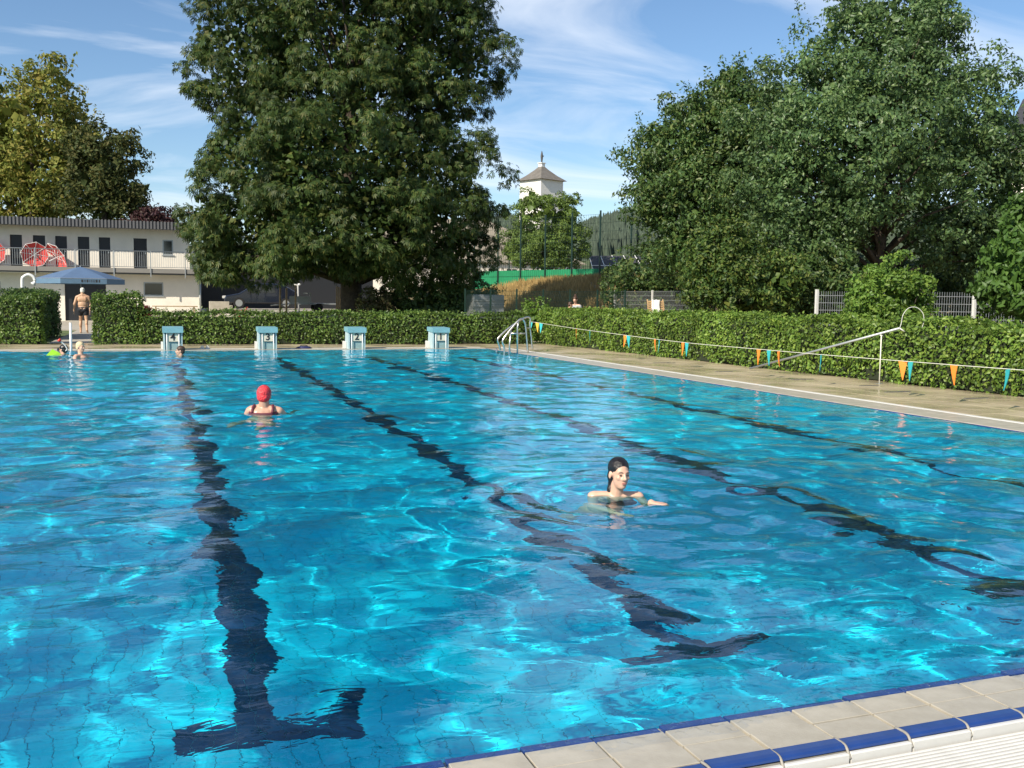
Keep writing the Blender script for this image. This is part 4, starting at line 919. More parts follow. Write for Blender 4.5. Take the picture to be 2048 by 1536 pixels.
# ------------------------------------------------------------------ starting blocks
def text_mesh(body, size, m, extr=.004):
    cu = bpy.data.curves.new('number', 'FONT'); cu.body = body; cu.size = size; cu.align_x = 'CENTER'; cu.align_y = 'CENTER'; cu.extrude = extr; cu.offset = .006
    ob = bpy.data.objects.new('number', cu); C.objects.link(ob); dg = bpy.context.evaluated_depsgraph_get(); me = bpy.data.meshes.new_from_object(ob.evaluated_get(dg))
    bpy.data.objects.remove(ob); me.materials.clear(); me.materials.append(m); return me
side = [(.035, 0.002), (.60, 0.002), (.52, .485), (.035, .465)]
def side_panel(x0, x1):
    mb = MB(); n = len(side); mb.v = [(x0, y, z) for y, z in side] + [(x1, y, z) for y, z in side]
    mb.f = [tuple(range(n))[::-1], tuple(range(n, 2*n))] + [(i, (i+1) % n, n+(i+1) % n, n+i) for i in range(n)]; return mb
plat = MB(); pf = [(-.03, .470), (.62, .505), (.62, .63), (-.03, .615)]
plat.v = [(-.265, y, z) for y, z in pf] + [(.265, y, z) for y, z in pf]; plat.f = [(3, 2, 1, 0), (4, 5, 6, 7)] + [(i, (i+1) % 4, 4+(i+1) % 4, 4+i) for i in range(4)]
parts = [('platform', plat.mesh('platform', M['teal_block'])), ('side_panel', side_panel(-.245, -.205).mesh('side_panel', M['pale_block'])), ('side_panel', side_panel(.205, .245).mesh('side_panel', M['pale_block'])),
         ('front_panel', MB().box(-.204, .204, .07, .10, .004, .46).mesh('front_panel', M['front_block'])), ('number_plate', MB().box(-.135, .135, .028, .06, .232, .462).mesh('number_plate', M['plate'])),
         ('grab_bar', MB().tube([(-.155, .012, -.25), (-.155, .012, .47)], .014, 8).mesh('grab_bar', M['white_paint'], True)), ('grab_bar', MB().tube([(.155, .012, -.25), (.155, .012, .47)], .014, 8).mesh('grab_bar', M['white_paint'], True)),
         ('step', MB().bbox(-.305, -.25, .32, .66, .005, .21, .01).mesh('step', M['white_plastic'])), ('back_panel', MB().box(-.204, .204, .50, .53, .004, .46).mesh('back_panel', M['front_block']))]
for i, num in enumerate('4321'):
    lab = {'4': 'teal starting block numbered 4, leftmost in the row', '3': 'teal starting block numbered 3, second from the left', '2': 'pale teal starting block numbered 2, third from the left', '1': 'pale teal starting block numbered 1, nearest the steel ladder'}[num]
    r_ = thing('starting_block', lab, 'starting block', (LANES[i], YF+.01, .004), group='starting blocks')
    for nm, me in parts: link(nm, me, r_)
    link('number', text_mesh(num, .26, M['dark']), r_, (0, .024, .347), (math.radians(90), 0, 0))
# ------------------------------------------------------------------ ladder at the far corner
A_ = 25.15; B_ = 26.2
ld = thing('pool_ladder', 'steel pool ladder with arched handrails at the far right corner', 'ladder', (XR, A_, 0))
def rel(pts): return [tuple(Vector(p)-Vector((XR, A_, 0))) for p in pts]
ra = [aty3(1008.6, 712, A_), aty3(1008.3, 694, A_), aty3(1005, 683, A_), aty3(1010, 673, A_), aty3(1021, 659, A_), aty3(1036, 642, A_), aty3(1044, 638, A_), aty3(1050, 646, A_), aty3(1053, 668, A_), aty3(1056, 706, A_)]
rb_ = [aty3(1001, 700, B_), aty3(998.5, 690, B_), aty3(995.5, 680, B_), aty3(1000, 672, B_), aty3(1018, 656, B_), aty3(1046, 637, B_), aty3(1060, 636, B_), aty3(1060, 652, B_), aty3(1063, 676, B_), aty3(1065, 700, B_)]
for r_ in (ra, rb_): MB().tube(arc_path(rel(r_), 6), .026, 9).build('handrail', M['steel'], ld, True)
MB().tube(rel([aty3(1020, 713, A_), aty3(1019, 692, A_), aty3(1022, 661, A_)]), .024, 8).tube(rel([aty3(1035, 709, A_), aty3(1035, 655, A_), aty3(1037, 642, A_)]), .026, 8).build('upright', M['steel'], ld, True)
MB().tube(rel([aty3(1021, 667, A_), aty3(1051, 667, A_)]), .02, 8).build('crossbar', M['steel'], ld, True)
for k in range(3):
    z_ = .02-.27*k; MB().tube([(-.36+.1, 0, z_-.15), (-.36+.1, B_-A_, z_-.15)], .035, 8).build('tread', M['steel'], ld, True)
MB().tube([(-.26, 0, -1.0), (-.26, 0, .08)], .024, 8).tube([(-.26, B_-A_, -1.0), (-.26, B_-A_, .08)], .024, 8).build('stringer', M['steel'], ld, True)
MB().tube(rel([aty3(1052, 655, A_), aty3(1061, 657, B_)]), .018, 8).build('crossbar', M['steel'], ld, True)
# upright metal pole at the water's edge on the left
o = thing('edge_pole', 'thin upright steel pole at the far pool edge behind the blond swimmer', 'pole', (-2.02, 27.75, 0))
MB().tube([(0, 0, -.4), (0, 0, .74)], .032, 8).build('pole', M['white_paint'], o, True)
# ------------------------------------------------------------------ pennant line
fl_ = thing('pennant_line', 'white rope with orange and teal pennants strung along the side deck', 'pennants', (11.0, 20, 0))
rp_ = [(10.95, 28.3, .80), (11.0, 27.6, .78), (11.0, 24.8, .69), (11.0, 21.8, .62), (11.0, 20.2, .585), (11.0, 18.3, .56), (11.0, 16.0, .56), (11.0, 14.2, .56), (11.0, 12.2, .57), (11.0, 10.2, .585), (11.0, 7.5, .62), (11.0, 3.0, .78)]
path = arc_path(rp_, 6); MB().tube([tuple(Vector(p)-Vector((11, 20, 0))) for p in path], .0055, 6).build('rope', M['rope'], fl_, True)
def rope_at(px):
    best = None
    for a, b_ in zip(path[:-1], path[1:]):
        for t_ in (0, .25, .5, .75):
            q = a.lerp(b_, t_); d = q-Vector((0, 0, EYE)); x = 1024 + FOC*d.dot(RT)/d.dot(FW)
            if best is None or abs(x-px) < best[0]: best = (abs(x-px), q, (b_-a).normalized())
    return best[1], best[2]
pen = [(1062, 't'), (1075, 'y'), (1083, 't'), (1152, 'o'), (1180, 't'), (1250, 'o'), (1257, 't'), (1311, 'o'), (1318, 't'), (1365, 'o'), (1372, 't'), (1519, 'o'), (1539, 't'), (1555, 'o'), (1641, 't'), (1808, 'o'), (1823, 't'), (1904, 'o'), (2013, 't')]
for j, (px, c_) in enumerate(pen):
    q, d = rope_at(px); q = q-Vector((11, 20, 0)); tw_ = random.Random(j).uniform(-.6, .6); hv_ = Vector((math.sin(tw_), -math.cos(tw_), 0)) if j > 2 else Vector((.5, -.8, 0)).normalized()
    ww, hh_ = .135, .30; nrm_ = hv_.cross(Vector((0, 0, 1))); n_ = 6; mb = MB(); cur = random.Random(j*3).uniform(-.05, .05)
    for s in (0, 1):
        for i in range(n_+1):
            t_ = i/n_; wd = ww/2*(1-t_*.93); off = nrm_*(cur*t_*t_ + (.003 if s else -.003)); c0 = q + Vector((0, 0, -hh_*t_)) + off
            mb.v += [tuple(c0-hv_*wd), tuple(c0+hv_*wd)]
    for i in range(n_):
        mb.f.append((2*i, 2*i+1, 2*i+3, 2*i+2)); o2 = 2*(n_+1); mb.f.append((o2+2*i+2, o2+2*i+3, o2+2*i+1, o2+2*i))
    mb.build('pennant', M[{'t': 'teal_flag', 'o': 'orange_flag', 'y': 'yellow_flag'}[c_]], fl_)
# ------------------------------------------------------------------ rescue pole on its post
po = thing('support_post', 'thin white upright post holding up the long pole', 'post', (12.42, 14.35, 0))
MB().tube([(0, 0, 0), (0, 0, .90)], .011, 8).tube([(-.03, .0, .90), (.0, 0, .87), (.04, 0, .90)], .009, 6).build('post', M['rope'], po, True); MB().bbox(-.06, .06, -.06, .06, 0, .012, .003).build('foot_plate', M['galv'], po)
e0 = Vector((12.0, 17.85, .05)); e1 = Vector((12.42, 14.35, .93)); e2 = e0.lerp(e1, 1.115)
rs = thing('rescue_pole', 'long grey rescue pole with wire hoop leaning up from the deck', 'rescue pole', tuple(e0))
MB().tube([(0, 0, 0), tuple(e2-e0)], .021, 10).build('shaft', M['galv'], rs, True)
hp_ = [e2 + RT*x + UP*y for x, y in ((0, 0), (.03, .10), (.06, .24), (.16, .36), (.30, .37), (.41, .27), (.43, .12), (.39, .0))]
MB().tube([tuple(p-e0) for p in arc_path([tuple(p) for p in hp_], 6)], .0055, 6).tube([tuple(e2-e0), tuple(e2-e0+RT*.09-UP*.06)], .012, 6).build('hoop', M['white_plastic'], rs, True)
# small things on the far deck
def sandal_pair(name, label, x, y, m):
    r_ = thing(name, label, 'sandals', (x, y, .004))
    for s in (-.07, .07):
        so_ = MB().bbox(s-.045, s+.045, -.13, .13, 0, .03, .012).build('sole', m, r_); MB().tube(arc_path([(s-.045, .04, .02), (s, .05, .07), (s+.045, .04, .02)], 4), .014, 6).build('strap', m, so_, True)
sandal_pair('bath_sandals', 'pale bath sandals on the far deck right of block 4', 1.35, 28.7, M['white_plastic'])
bt = thing('dark_bag', 'small flat dark blue bag on the deck right of block 3', 'bag', (4.05, 28.4, .004))
v = []; f = []; nn = 12
for j in range(5):
    for k in range(nn):
        a = 6.283*k/nn; r_ = (1, 1.04, .85, .5, .12)[j]; v.append((.22*r_*math.cos(a)*(1+.1*math.sin(3*a)), .14*r_*math.sin(a), (0, .02, .045, .06, .065)[j]+.01*math.sin(2*a)*(j > 1)))
for j in range(4):
    for k in range(nn): f.append((j*nn+k, j*nn+(k+1) % nn, (j+1)*nn+(k+1) % nn, (j+1)*nn+k))
f.append(tuple(4*nn+k for k in range(nn)))
me = bpy.data.meshes.new('bag'); me.from_pydata(v, [], f); me.materials.append(mat('bagblue', (.02, .025, .09), .6)); me.polygons.foreach_set('use_smooth', [True]*len(f)); link('body', me, bt)
MB().tube(arc_path([(-.12, 0, .05), (-.07, 0, .09), (.07, 0, .09), (.12, 0, .05)], 5), .012, 6).build('handle', M['dark'], bt, True)

# ------------------------------------------------------------------ people
def ell(mb, c, r, seg=14, rings=9, rot=None):
    n = len(mb.v); Rm = rot.to_matrix() if rot else None
    for j in range(rings+1):
        th = math.pi*j/rings
        for k in range(seg):
            a = 2*math.pi*k/seg; p = Vector((r[0]*math.sin(th)*math.cos(a), r[1]*math.sin(th)*math.sin(a), r[2]*math.cos(th)))
            if Rm: p = Rm @ p
            mb.v.append(tuple(Vector(c)+p))
    for j in range(rings):
        for k in range(seg): mb.f.append((n+j*seg+k, n+(j+1)*seg+k, n+(j+1)*seg+(k+1) % seg, n+j*seg+(k+1) % seg))
def cap(mb, a, b_, r0, r1, seg=12):
    a, b_ = Vector(a), Vector(b_); d = (b_-a).normalized(); pts = []; rad = []
    for t_ in (1, .8, .45): pts.append(a - d*r0*t_*.98); rad.append(r0*math.sqrt(max(.0016, 1-t_*t_)))
    pts += [a, a.lerp(b_, .5), b_]; rad += [r0, (r0+r1)/2, r1]
    for t_ in (.45, .8, 1): pts.append(b_ + d*r1*t_*.98); rad.append(r1*math.sqrt(max(.0016, 1-t_*t_)))
    mb.tube(pts, rad, seg)
def limb(mb, pts, rads):
    for i in range(len(pts)-1): cap(mb, pts[i], pts[i+1], rads[i], rads[i+1])
def fuse(mb, name, m, parent, vox=.008, it=5):
    """voxel-union of overlapping forms -> one continuous smooth skin"""
    me = mb.mesh('tmp', m); ob = bpy.data.objects.new('tmp', me); C.objects.link(ob)
    r_ = ob.modifiers.new('r', 'REMESH'); r_.mode = 'VOXEL'; r_.voxel_size = vox; r_.use_smooth_shade = True
    s_ = ob.modifiers.new('s', 'SMOOTH'); s_.factor = .5; s_.iterations = it
    dg = bpy.context.evaluated_depsgraph_get(); out = bpy.data.meshes.new_from_object(ob.evaluated_get(dg)); bpy.data.objects.remove(ob)
    out.name = name; out.materials.clear(); out.materials.append(m); out.polygons.foreach_set('use_smooth', [True]*len(out.polygons))
    return recv(link(name, out, parent))
def xf(mb, Mx, n0=0):
    mb.v[n0:] = [tuple(Mx @ Vector(p)) for p in mb.v[n0:]]
def head_forms(Mx, neck_to=None, neck_r=.055, scale=1.0):
    """head in its own frame: x = its left, y = forward, z = up, origin between the ears"""
    mb = MB()
    ell(mb, (0, -.012, .035), (.074, .096, .088)); ell(mb, (0, .028, -.035), (.058, .062, .082)); ell(mb, (0, .055, -.085), (.034, .032, .030))
    ell(mb, (0, .070, .018), (.054, .022, .022)); cap(mb, (0, .088, .012), (0, .108, -.028), .009, .014); ell(mb, (.016, .094, -.032), (.010, .010, .008)); ell(mb, (-.016, .094, -.032), (.010, .010, .008))
    ell(mb, (0, .080, -.060), (.024, .014, .014))
    for s in (-1, 1): ell(mb, (s*.077, -.008, -.010), (.010, .020, .031)); ell(mb, (s*.036, .066, -.022), (.022, .02, .02))
    xf(mb, Mx)
    if neck_to is not None: cap(mb, Mx @ Vector((0, -.022, -.055)), neck_to, neck_r*scale, neck_r*1.12*scale)
    return mb
def face_parts(Mx, parent, browm):
    for s in (-1, 1):
        mb = MB(); ell(mb, (s*.030, .0865, .000), (.0115, .005, .0048), 10, 6); xf(mb, Mx); mb.build('eye', M['eye'], parent, True)
        mb = MB(); mb.tube([(s*.013, .0925, .020), (s*.030, .0915, .025), (s*.047, .0800, .020)], .0030, 6); xf(mb, Mx); mb.build('eyebrow', browm, parent, True)
    mb = MB(); ell(mb, (0, .0925, -.0595), (.022, .007, .0048), 12, 6); ell(mb, (0, .0915, -.067), (.018, .007, .0055), 12, 6); xf(mb, Mx); mb.build('lips', M['lip'], parent, True)
def head_matrix(pos, facing, pitch=0, roll=0, s=1.0):
    """facing = horizontal direction the face looks to"""
    f = Vector((facing[0], facing[1], 0)).normalized(); rz = math.atan2(-f.x, f.y)
    return Matrix.Translation(pos) @ Matrix.Rotation(rz, 4, 'Z') @ Matrix.Rotation(pitch, 4, 'X') @ Matrix.Rotation(roll, 4, 'Y') @ Matrix.Scale(s, 4)
def hand(mb, wrist, d, n, L_=.17, curl=.35, spread=.14, thumb=1):
    """palm and five fingers; d = direction of the fingers, n = back-of-hand normal"""
    d = Vector(d).normalized(); n = Vector(n); n = (n-d*n.dot(d)).normalized(); s = d.cross(n); w_ = Vector(wrist); k = L_/.18
    for t_ in (-.024, -.008, .008, .024): cap(mb, w_ + s*t_*k*.8 + d*.01*k, w_ + s*t_*k*1.15 + d*.085*k, .013*k, .0115*k, 8)
    for i, (t_, ln) in enumerate(((-.030, .062), (-.010, .078), (.011, .085), (.031, .074))):
        a = w_ + s*t_*k + d*.085*k; dd = (d + s*(t_*spread*30*.25)).normalized(); b_ = a + dd*ln*.5*k; c_ = b_ + (dd*math.cos(curl)-n*math.sin(curl)).normalized()*ln*.5*k
        cap(mb, a, b_, .0095*k, .0085*k, 8); cap(mb, b_, c_, .0085*k, .007*k, 8)
    a = w_ + s*.026*k*thumb + d*.025*k; b_ = a + (d*.6 + s*.7*thumb - n*.2).normalized()*.042*k; c_ = b_ + (d*.85 + s*.35*thumb - n*.25).normalized()*.034*k
    cap(mb, a, b_, .013*k, .0105*k, 8); cap(mb, b_, c_, .0105*k, .008*k, 8)

VW = Vector((FW.x, FW.y, 0)).normalized(); VR = Vector((VW.y, -VW.x, 0))       # view direction and its right, on the ground
# --- woman swimming towards the camera
pw_ = thing('person', 'swimming woman with slicked-back wet black hair, nearest to the camera', 'person', (WOMAN[0], WOMAN[1], 0))
O = Vector((WOMAN[0], WOMAN[1], 0)); inv = Matrix.Translation(-O)
fdir = (-VW*.93 + VR*.34).normalized()                                         # where she looks
hm = inv @ head_matrix(O + Vector((0, 0, .166)), (fdir.x, fdir.y), math.radians(2), math.radians(-3), .95)
bd = (-VW*.85 + VR*.35).normalized(); br_ = Vector((-bd.y, bd.x, 0))           # chest direction, her left... 
sl_ = VR*.165; nb = -bd*.05 + Vector((0, 0, -.010))
mb = head_forms(hm, nb + Vector((0, 0, -.02)), .048)
cap(mb, nb - sl_ + Vector((0, 0, -.012)), nb + sl_ + Vector((0, 0, -.012)), .052, .052)           # shoulder girdle
ell(mb, tuple(nb - bd*.02 + Vector((0, 0, -.09))), (.15, .12, .12)); ell(mb, tuple(nb - bd*.10 + Vector((0, 0, -.22))), (.14, .13, .15)); ell(mb, tuple(nb - bd*.16 + Vector((0, 0, -.42))), (.13, .12, .17)); ell(mb, tuple(nb - bd*.24 + Vector((0, 0, -.60))), (.16, .13, .14))
for s in (-1, 1): cap(mb, nb + VR*s*.03 + Vector((0, 0, .015)), nb + VR*s*.16 + Vector((0, 0, .026)), .016, .014)   # collar bones
e1_ = nb - sl_*1.25 - VR*.04 + bd*.16 + Vector((0, 0, -.20)); w1 = e1_ + bd*.20 + VR*.10 + Vector((0, 0, -.02))
limb(mb, [nb - sl_ + Vector((0, 0, -.02)), e1_, w1], [.046, .036, .026]); hand(mb, w1, bd + VR*.3, Vector((0, 0, 1)), curl=.2, thumb=1)
e2_ = nb + sl_*1.2 - VR*.03 + bd*.16 + Vector((0, 0, -.17)); w2 = e2_ + bd*.13 - VR*.05 + Vector((0, 0, .180))
limb(mb, [nb + sl_ + Vector((0, 0, -.02)), e2_, w2], [.046, .036, .026]); hand(mb, w2, bd*.8 + VR*.45 + Vector((0, 0, .05)), Vector((0, 0, 1)), curl=.4, thumb=-1)
hipc = nb - bd*.26 + Vector((0, 0, -.68))
for s in (-1, 1): limb(mb, [hipc + VR*s*.09, hipc + VR*s*.16 - bd*.22 + Vector((0, 0, -.36)), hipc + VR*s*.20 - bd*.55 + Vector((0, 0, -.48))], [.085, .06, .04]); cap(mb, hipc + VR*s*.20 - bd*.55 + Vector((0, 0, -.48)), hipc + VR*s*.24 - bd*.70 + Vector((0, 0, -.54)), .04, .025)
fuse(mb, 'body', M['skin_pale'], pw_, .0068, 6); face_parts(hm, pw_, M['hair_black'])
mb = MB(); ell(mb, (0, -.022, .048), (.082, .100, .088), 18, 12); ell(mb, (0, -.055, -.02), (.074, .062, .085)); ell(mb, (.0, -.078, -.09), (.055, .038, .075)); ell(mb, (-.030, -.07, -.13), (.035, .035, .06)); ell(mb, (.03, -.07, -.13), (.035, .035, .06)); xf(mb, hm)
hb_ = MB(); hb_.v, hb_.f = mb.v, mb.f; fuse(hb_, 'hair', M['hair_black'], pw_, .008, 3)
mb = MB(); mb.tube([tuple(nb - VR*.09 + bd*.03 + Vector((0, 0, -.15))), tuple(nb + bd*.11 + Vector((0, 0, -.13))), tuple(nb + VR*.09 + bd*.03 + Vector((0, 0, -.15)))], .06, 8); recv(mb.build('swimsuit', M['black_cloth'], pw_, True))

# --- swimmer in the red cap, seen from behind
pr = thing('person', 'swimmer in a bright red bathing cap, seen from behind', 'person', (REDCAP[0], REDCAP[1], 0))
O = Vector((REDCAP[0], REDCAP[1], 0)); inv = Matrix.Translation(-O); fd = VW
hm = inv @ head_matrix(O + Vector((-.0, 0, .205)), (fd.x, fd.y), math.radians(-6), 0, 1.06)
mb = head_forms(hm, Vector((0, 0, .05)), .062)
cap(mb, -VR*.155 + Vector((0, 0, .025)), VR*.155 + Vector((0, 0, .02)), .062, .06); ell(mb, (0, 0, -.02), (.19, .11, .10)); ell(mb, (0, 0, -.18), (.19, .14, .18)); ell(mb, tuple(-fd*.2 + Vector((0, 0, -.38))), (.19, .18, .18))
for s in (-1, 1):
    cap(mb, VR*s*.05 + Vector((0, 0, .07)), VR*s*.15 + Vector((0, 0, .04)), .038, .04)
    limb(mb, [VR*s*.18 + Vector((0, 0, .015)), VR*s*.30 + fd*.14 + Vector((0, 0, -.14)), VR*s*.30 + fd*.34 + Vector((0, 0, -.16))], [.058, .042, .030]); hand(mb, VR*s*.30 + fd*.34 + Vector((0, 0, -.16)), fd, Vector((0, 0, 1)), thumb=s*-1)
    limb(mb, [-fd*.32 + VR*s*.1 + Vector((0, 0, -.46)), -fd*.62 + VR*s*.2 + Vector((0, 0, -.55)), -fd*.95 + VR*s*.16 + Vector((0, 0, -.5))], [.09, .065, .042])
fuse(mb, 'body', M['skin'], pr, .008, 4)
mb = MB(); ell(mb, (0, -.014, .034), (.086, .106, .098), 20, 14); ell(mb, (0, -.045, -.01), (.079, .072, .072)); xf(mb, hm); fuse(mb, 'bathing_cap', M['cap_red'], pr, .008, 3)
mb = MB()
for s in (-1, 1): mb.tube(arc_path([tuple(VR*s*.115 - fd*.035 + Vector((0, 0, .093))), tuple(VR*s*.128 - fd*.085 + Vector((0, 0, .055))), tuple(VR*s*.125 - fd*.112 + Vector((0, 0, -.0)))], 4), .017, 8)
mb.tube(arc_path([tuple(VR*s + -fd*d_ + Vector((0, 0, z_))) for s, d_, z_ in ((-.17, .05, -.005), (-.10, .105, -.018), (0, .125, -.022), (.10, .105, -.018), (.17, .05, -.005))], 5), .024, 8); recv(mb.build('swimsuit', M['suit_red'], pr, True))

# --- swimmers at the far end
def swimmer(label, pos, face, hz, skin, hair, hairforms, s=1.0, sub=0.0):
    p = thing('person', label, 'person', (pos[0], pos[1], 0)); O = Vector((pos[0], pos[1], 0)); f = Vector((face[0], face[1], 0)).normalized(); rt = Vector((f.y, -f.x, 0))
    hm = Matrix.Translation(-O) @ head_matrix(O + Vector((0, 0, hz)), (f.x, f.y), 0, 0, s); sh_ = hz-.19
    mb = head_forms(hm, Vector((0, 0, sh_)), .055)
    cap(mb, -rt*.15 + Vector((0, 0, sh_-.03)), rt*.15 + Vector((0, 0, sh_-.03)), .058, .058); ell(mb, (0, 0, sh_-.12), (.16, .13, .13)); ell(mb, tuple(-f*.1 + Vector((0, 0, sh_-.3))), (.16, .15, .18))
    for q in (-1, 1):
        limb(mb, [rt*q*.17 + Vector((0, 0, sh_-.04)), rt*q*.30 + f*.12 + Vector((0, 0, min(sh_-.1, -.04))), rt*q*.2 + f*.36 + Vector((0, 0, min(sh_-.12, -.06)))], [.05, .04, .028]); hand(mb, rt*q*.2 + f*.36 + Vector((0, 0, min(sh_-.12, -.06))), f, Vector((0, 0, 1)), thumb=-q)
        limb(mb, [-f*.2 + rt*q*.09 + Vector((0, 0, sh_-.45)), -f*.45 + rt*q*.12 + Vector((0, 0, sh_-.75)), -f*.8 + rt*q*.12 + Vector((0, 0, sh_-.85))], [.08, .06, .04])
    fuse(mb, 'body', skin, p, .0105, 4); face_parts(hm, p, hair)
    mb = MB()
    for c_, r_ in hairforms: ell(mb, c_, r_, 16, 10)
    xf(mb, hm); fuse(mb, 'hair', hair, p, .009, 3); return p, hm
swimmer('blond swimmer with wet shoulders at the far end beside the pole', BLOND, tuple((-VW*.35 + VR*.9))[:2], .235, M['skin_pale'], M['hair_blond'], [((0, -.02, .05), (.085, .102, .085)), ((0, -.052, -.01), (.08, .062, .075))])
swimmer('dark-haired swimmer low in the water below block 4', DARKH, tuple((-VW*.3 - VR*.95))[:2], .105, M['skin'], M['hair_brown'], [((0, -.02, .05), (.086, .103, .086)), ((0, -.055, -.01), (.08, .06, .075))])
sn, hm = swimmer('snorkeller in dark mask at the far left pool edge', SNORK, tuple((VW*.2 - VR*.9))[:2], .10, M['skin'], M['hair_black'], [((0, -.02, .05), (.086, .103, .086)), ((0, -.055, -.01), (.08, .06, .075))])
mb = MB(); mb.bbox(-.075, .075, .070, .115, -.03, .045, .015); xf(mb, hm); mb.build('diving_mask', M['carpaint'], sn)
O = Vector((SNORK[0], SNORK[1], 0)); snk = thing('snorkel', 'grey snorkel tube with red tip held by the snorkeller', 'snorkel', tuple(O))
pts_ = [Vector((.06, -.08, .07)), Vector((.10, -.10, .12)), Vector((.05, -.10, .22)), Vector((-.04, -.10, .31))]
MB().tube(arc_path([tuple(p) for p in pts_], 5), .016, 8).build('tube', M['white_plastic'], snk, True); MB().tube([tuple(pts_[-1]), tuple(pts_[-1] + Vector((-.05, 0, .05)))], [.034, .045], 8).build('tip', M['red_plastic'], snk, True)
fin = thing('swim_fin', 'lime green swim fin breaking the surface at the far left', 'fin', (-2.28, 26.05, 0))
fv = []; ff_ = []; n_ = 7
for i in range(n_+1):
    t_ = i/n_; wd = .075 + .075*t_; z_ = -.12 + .30*t_ - .05*t_*t_; x_ = -.05+.10*t_
    for dz_ in (0, .016): fv += [(x_-wd*1.1, .02*t_+dz_, z_-.02), (x_, .03*t_-.012+dz_, z_), (x_+wd*1.1, .02*t_+dz_, z_-.05)]
for i in range(n_):
    a = i*6; c_ = a+6
    ff_ += [(a, a+1, c_+1, c_), (a+1, a+2, c_+2, c_+1), (a+3, c_+3, c_+4, a+4), (a+4, c_+4, c_+5, a+5), (a, c_, c_+3, a+3), (a+2, a+5, c_+5, c_+2)]
ff_ += [(n_*6, n_*6+1, n_*6+4, n_*6+3), (n_*6+1, n_*6+2, n_*6+5, n_*6+4)]
me = bpy.data.meshes.new('blade'); me.from_pydata(fv, [], ff_); me.materials.append(M['lime']); recv(link('blade', me, fin, rot=(math.radians(-25), math.radians(35), 0)))
mb = MB(); ell(mb, (-.08, 0, -.16), (.06, .08, .05)); recv(mb.build('foot_pocket', M['carpaint'], fin, True))

# --- man walking away to the building
mn = thing('person', 'white-haired man in black swim trunks walking away up the path', 'person', (-2.55, 41.3, 0), math.radians(-4))
mb = head_forms(Matrix.Translation((0, .02, 1.625)) @ Matrix.Rotation(math.radians(-8), 4, 'X'), Vector((0, -.01, 1.44)), .062)
cap(mb, (-.165, 0, 1.40), (.165, 0, 1.40), .068, .068); ell(mb, (0, .0, 1.30), (.205, .125, .15)); ell(mb, (0, .02, 1.12), (.185, .135, .19)); ell(mb, (0, .015, .97), (.178, .13, .13)); ell(mb, (-.07, -.03, .90), (.105, .12, .11)); ell(mb, (.07, -.03, .90), (.105, .12, .11))
for s in (-1, 1): ell(mb, (s*.085, -.06, 1.30), (.085, .06, .11)); cap(mb, (s*.05, -.02, 1.47), (s*.15, -.01, 1.42), .05, .05)
limb(mb, [(-.205, 0, 1.385), (-.295, -.02, 1.12), (-.325, .05, .87)], [.062, .046, .031]); hand(mb, (-.327, .055, .86), (-.02, .12, -1), (-1, 0, 0), .185, .45, thumb=-1)
limb(mb, [(.205, 0, 1.385), (.265, .04, 1.12), (.255, -.01, .87)], [.062, .046, .031]); hand(mb, (.254, -.015, .86), (0, -.1, -1), (1, 0, 0), .185, .45, thumb=1)
limb(mb, [(-.095, 0, .90), (-.10, .10, .49), (-.105, .07, .09)], [.092, .060, .042]); ell(mb, (-.104, .05, .33), (.056, .060, .12)); cap(mb, (-.105, .03, .045), (-.115, .21, .03), .04, .030)
limb(mb, [(.095, 0, .90), (.125, -.05, .50), (.165, -.30, .17)], [.092, .060, .042]); ell(mb, (.142, -.185, .36), (.056, .062, .11)); cap(mb, (.168, -.325, .13), (.180, -.22, .035), .04, .032)
fuse(mb, 'body', M['skin_tan'], mn, .0095, 4)
mb = MB(); ell(mb, (0, .015, .97), (.186, .140, .085)); ell(mb, (-.075, -.025, .90), (.112, .128, .105)); ell(mb, (.075, -.025, .90), (.112, .128, .105)); cap(mb, (-.095, .0, .88), (-.098, .04, .74), .118, .100); cap(mb, (.095, -.01, .88), (.105, -.025, .74), .118, .100); ell(mb, (0, -.02, .86), (.14, .13, .10)); fuse(mb, 'swim_trunks', M['black_cloth'], mn, .010, 3)
mb = MB(); ell(mb, (0, -.02, .045), (.086, .104, .086)); ell(mb, (0, -.05, -.01), (.082, .062, .07)); xf(mb, Matrix.Translation((0, .02, 1.625)) @ Matrix.Rotation(math.radians(-8), 4, 'X')); fuse(mb, 'hair', M['hair_white'], mn, .009, 3)
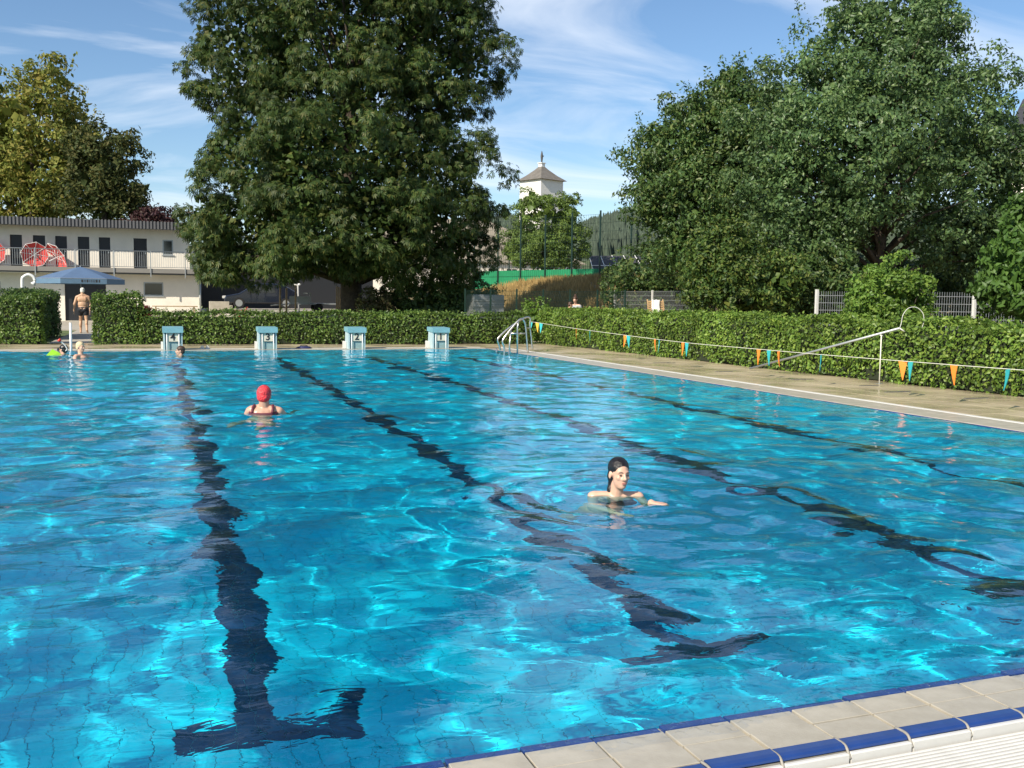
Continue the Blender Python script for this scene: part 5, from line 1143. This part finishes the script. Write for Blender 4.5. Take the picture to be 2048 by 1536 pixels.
# --- adult and child standing behind the hedges
def stander(label, pos, h, face, skin, hair, top, bun=False, bend=0.0):
    p = thing('person', label, 'person', pos); k = h/1.72; f = Vector((face[0], face[1], 0)).normalized(); rz = math.atan2(-f.x, f.y); p.rotation_euler = (0, 0, rz)
    hm = Matrix.Scale(k, 4) @ Matrix.Translation((0, .04+bend, 1.585)) @ Matrix.Rotation(math.radians(-14), 4, 'X'); mb = head_forms(hm, Vector((0, .0+bend*.7, 1.40))*k, .05, k)
    n0 = len(mb.v); q = MB(); cap(q, (-.145, bend*.6, 1.36), (.145, bend*.6, 1.36), .058, .058); ell(q, (0, bend*.4, 1.22), (.16, .11, .16)); ell(q, (0, bend*.1, 1.02), (.145, .11, .15)); ell(q, (0, 0, .90), (.165, .12, .11))
    for s in (-1, 1):
        limb(q, [(s*.18, bend*.6, 1.35), (s*.235, .02+bend*.5, 1.08), (s*.16, .24+bend*.5, 1.02)], [.05, .038, .027]); hand(q, (s*.16, .245+bend*.5, 1.02), (-s*.3, 1, 0), (0, 0, 1), .165, .5, thumb=-s)
        limb(q, [(s*.09, 0, .88), (s*.10, .02, .47), (s*.10, -.01, .08)], [.085, .055, .038]); cap(q, (s*.10, -.03, .04), (s*.11, .14, .03), .036, .028)
    xf(q, Matrix.Scale(k, 4)); o2 = len(mb.v); mb.v += q.v; mb.f += [tuple(i+o2 for i in f_) for f_ in q.f]
    fuse(mb, 'body', skin, p, .0105, 4); face_parts(hm, p, hair)
    mb = MB(); ell(mb, (0, -.02, .05), (.085, .103, .086)); ell(mb, (0, -.055, -.01), (.08, .06, .08))
    if bun: ell(mb, (0, -.05, .15), (.05, .05, .05))
    xf(mb, hm); fuse(mb, 'hair', hair, p, .009, 3)
    q = MB(); ell(q, (0, bend*.42, 1.22), (.172, .122, .165)); ell(q, (0, bend*.1, 1.02), (.158, .122, .15)); cap(q, (-.14, bend*.6, 1.345), (.14, bend*.6, 1.345), .062, .062)
    for s in (-1, 1): cap(q, (s*.17, bend*.6, 1.345), (s*.215, bend*.55, 1.2), .06, .055)
    xf(q, Matrix.Scale(k, 4)); fuse(q, 'shirt', top, p, .010, 3)
q = at(1152, 610, 36.5)
stander('adult in a pale grey top standing behind the hedge, hair in a bun', (q.x, q.y, -.08), 1.72, (-VW*.9 - VR*.4)[:2], M['skin_pale'], M['hair_brown'], M['shirt'], True, .06)
q = at(1139, 615, 35.4)
stander('brown-haired child in front of the adult behind the hedge', (q.x, q.y, -.07), 1.50, (VW*.3 + VR*.9)[:2], M['skin'], M['hair_brown'], mat('coral', (.62, .38, .26), .8))
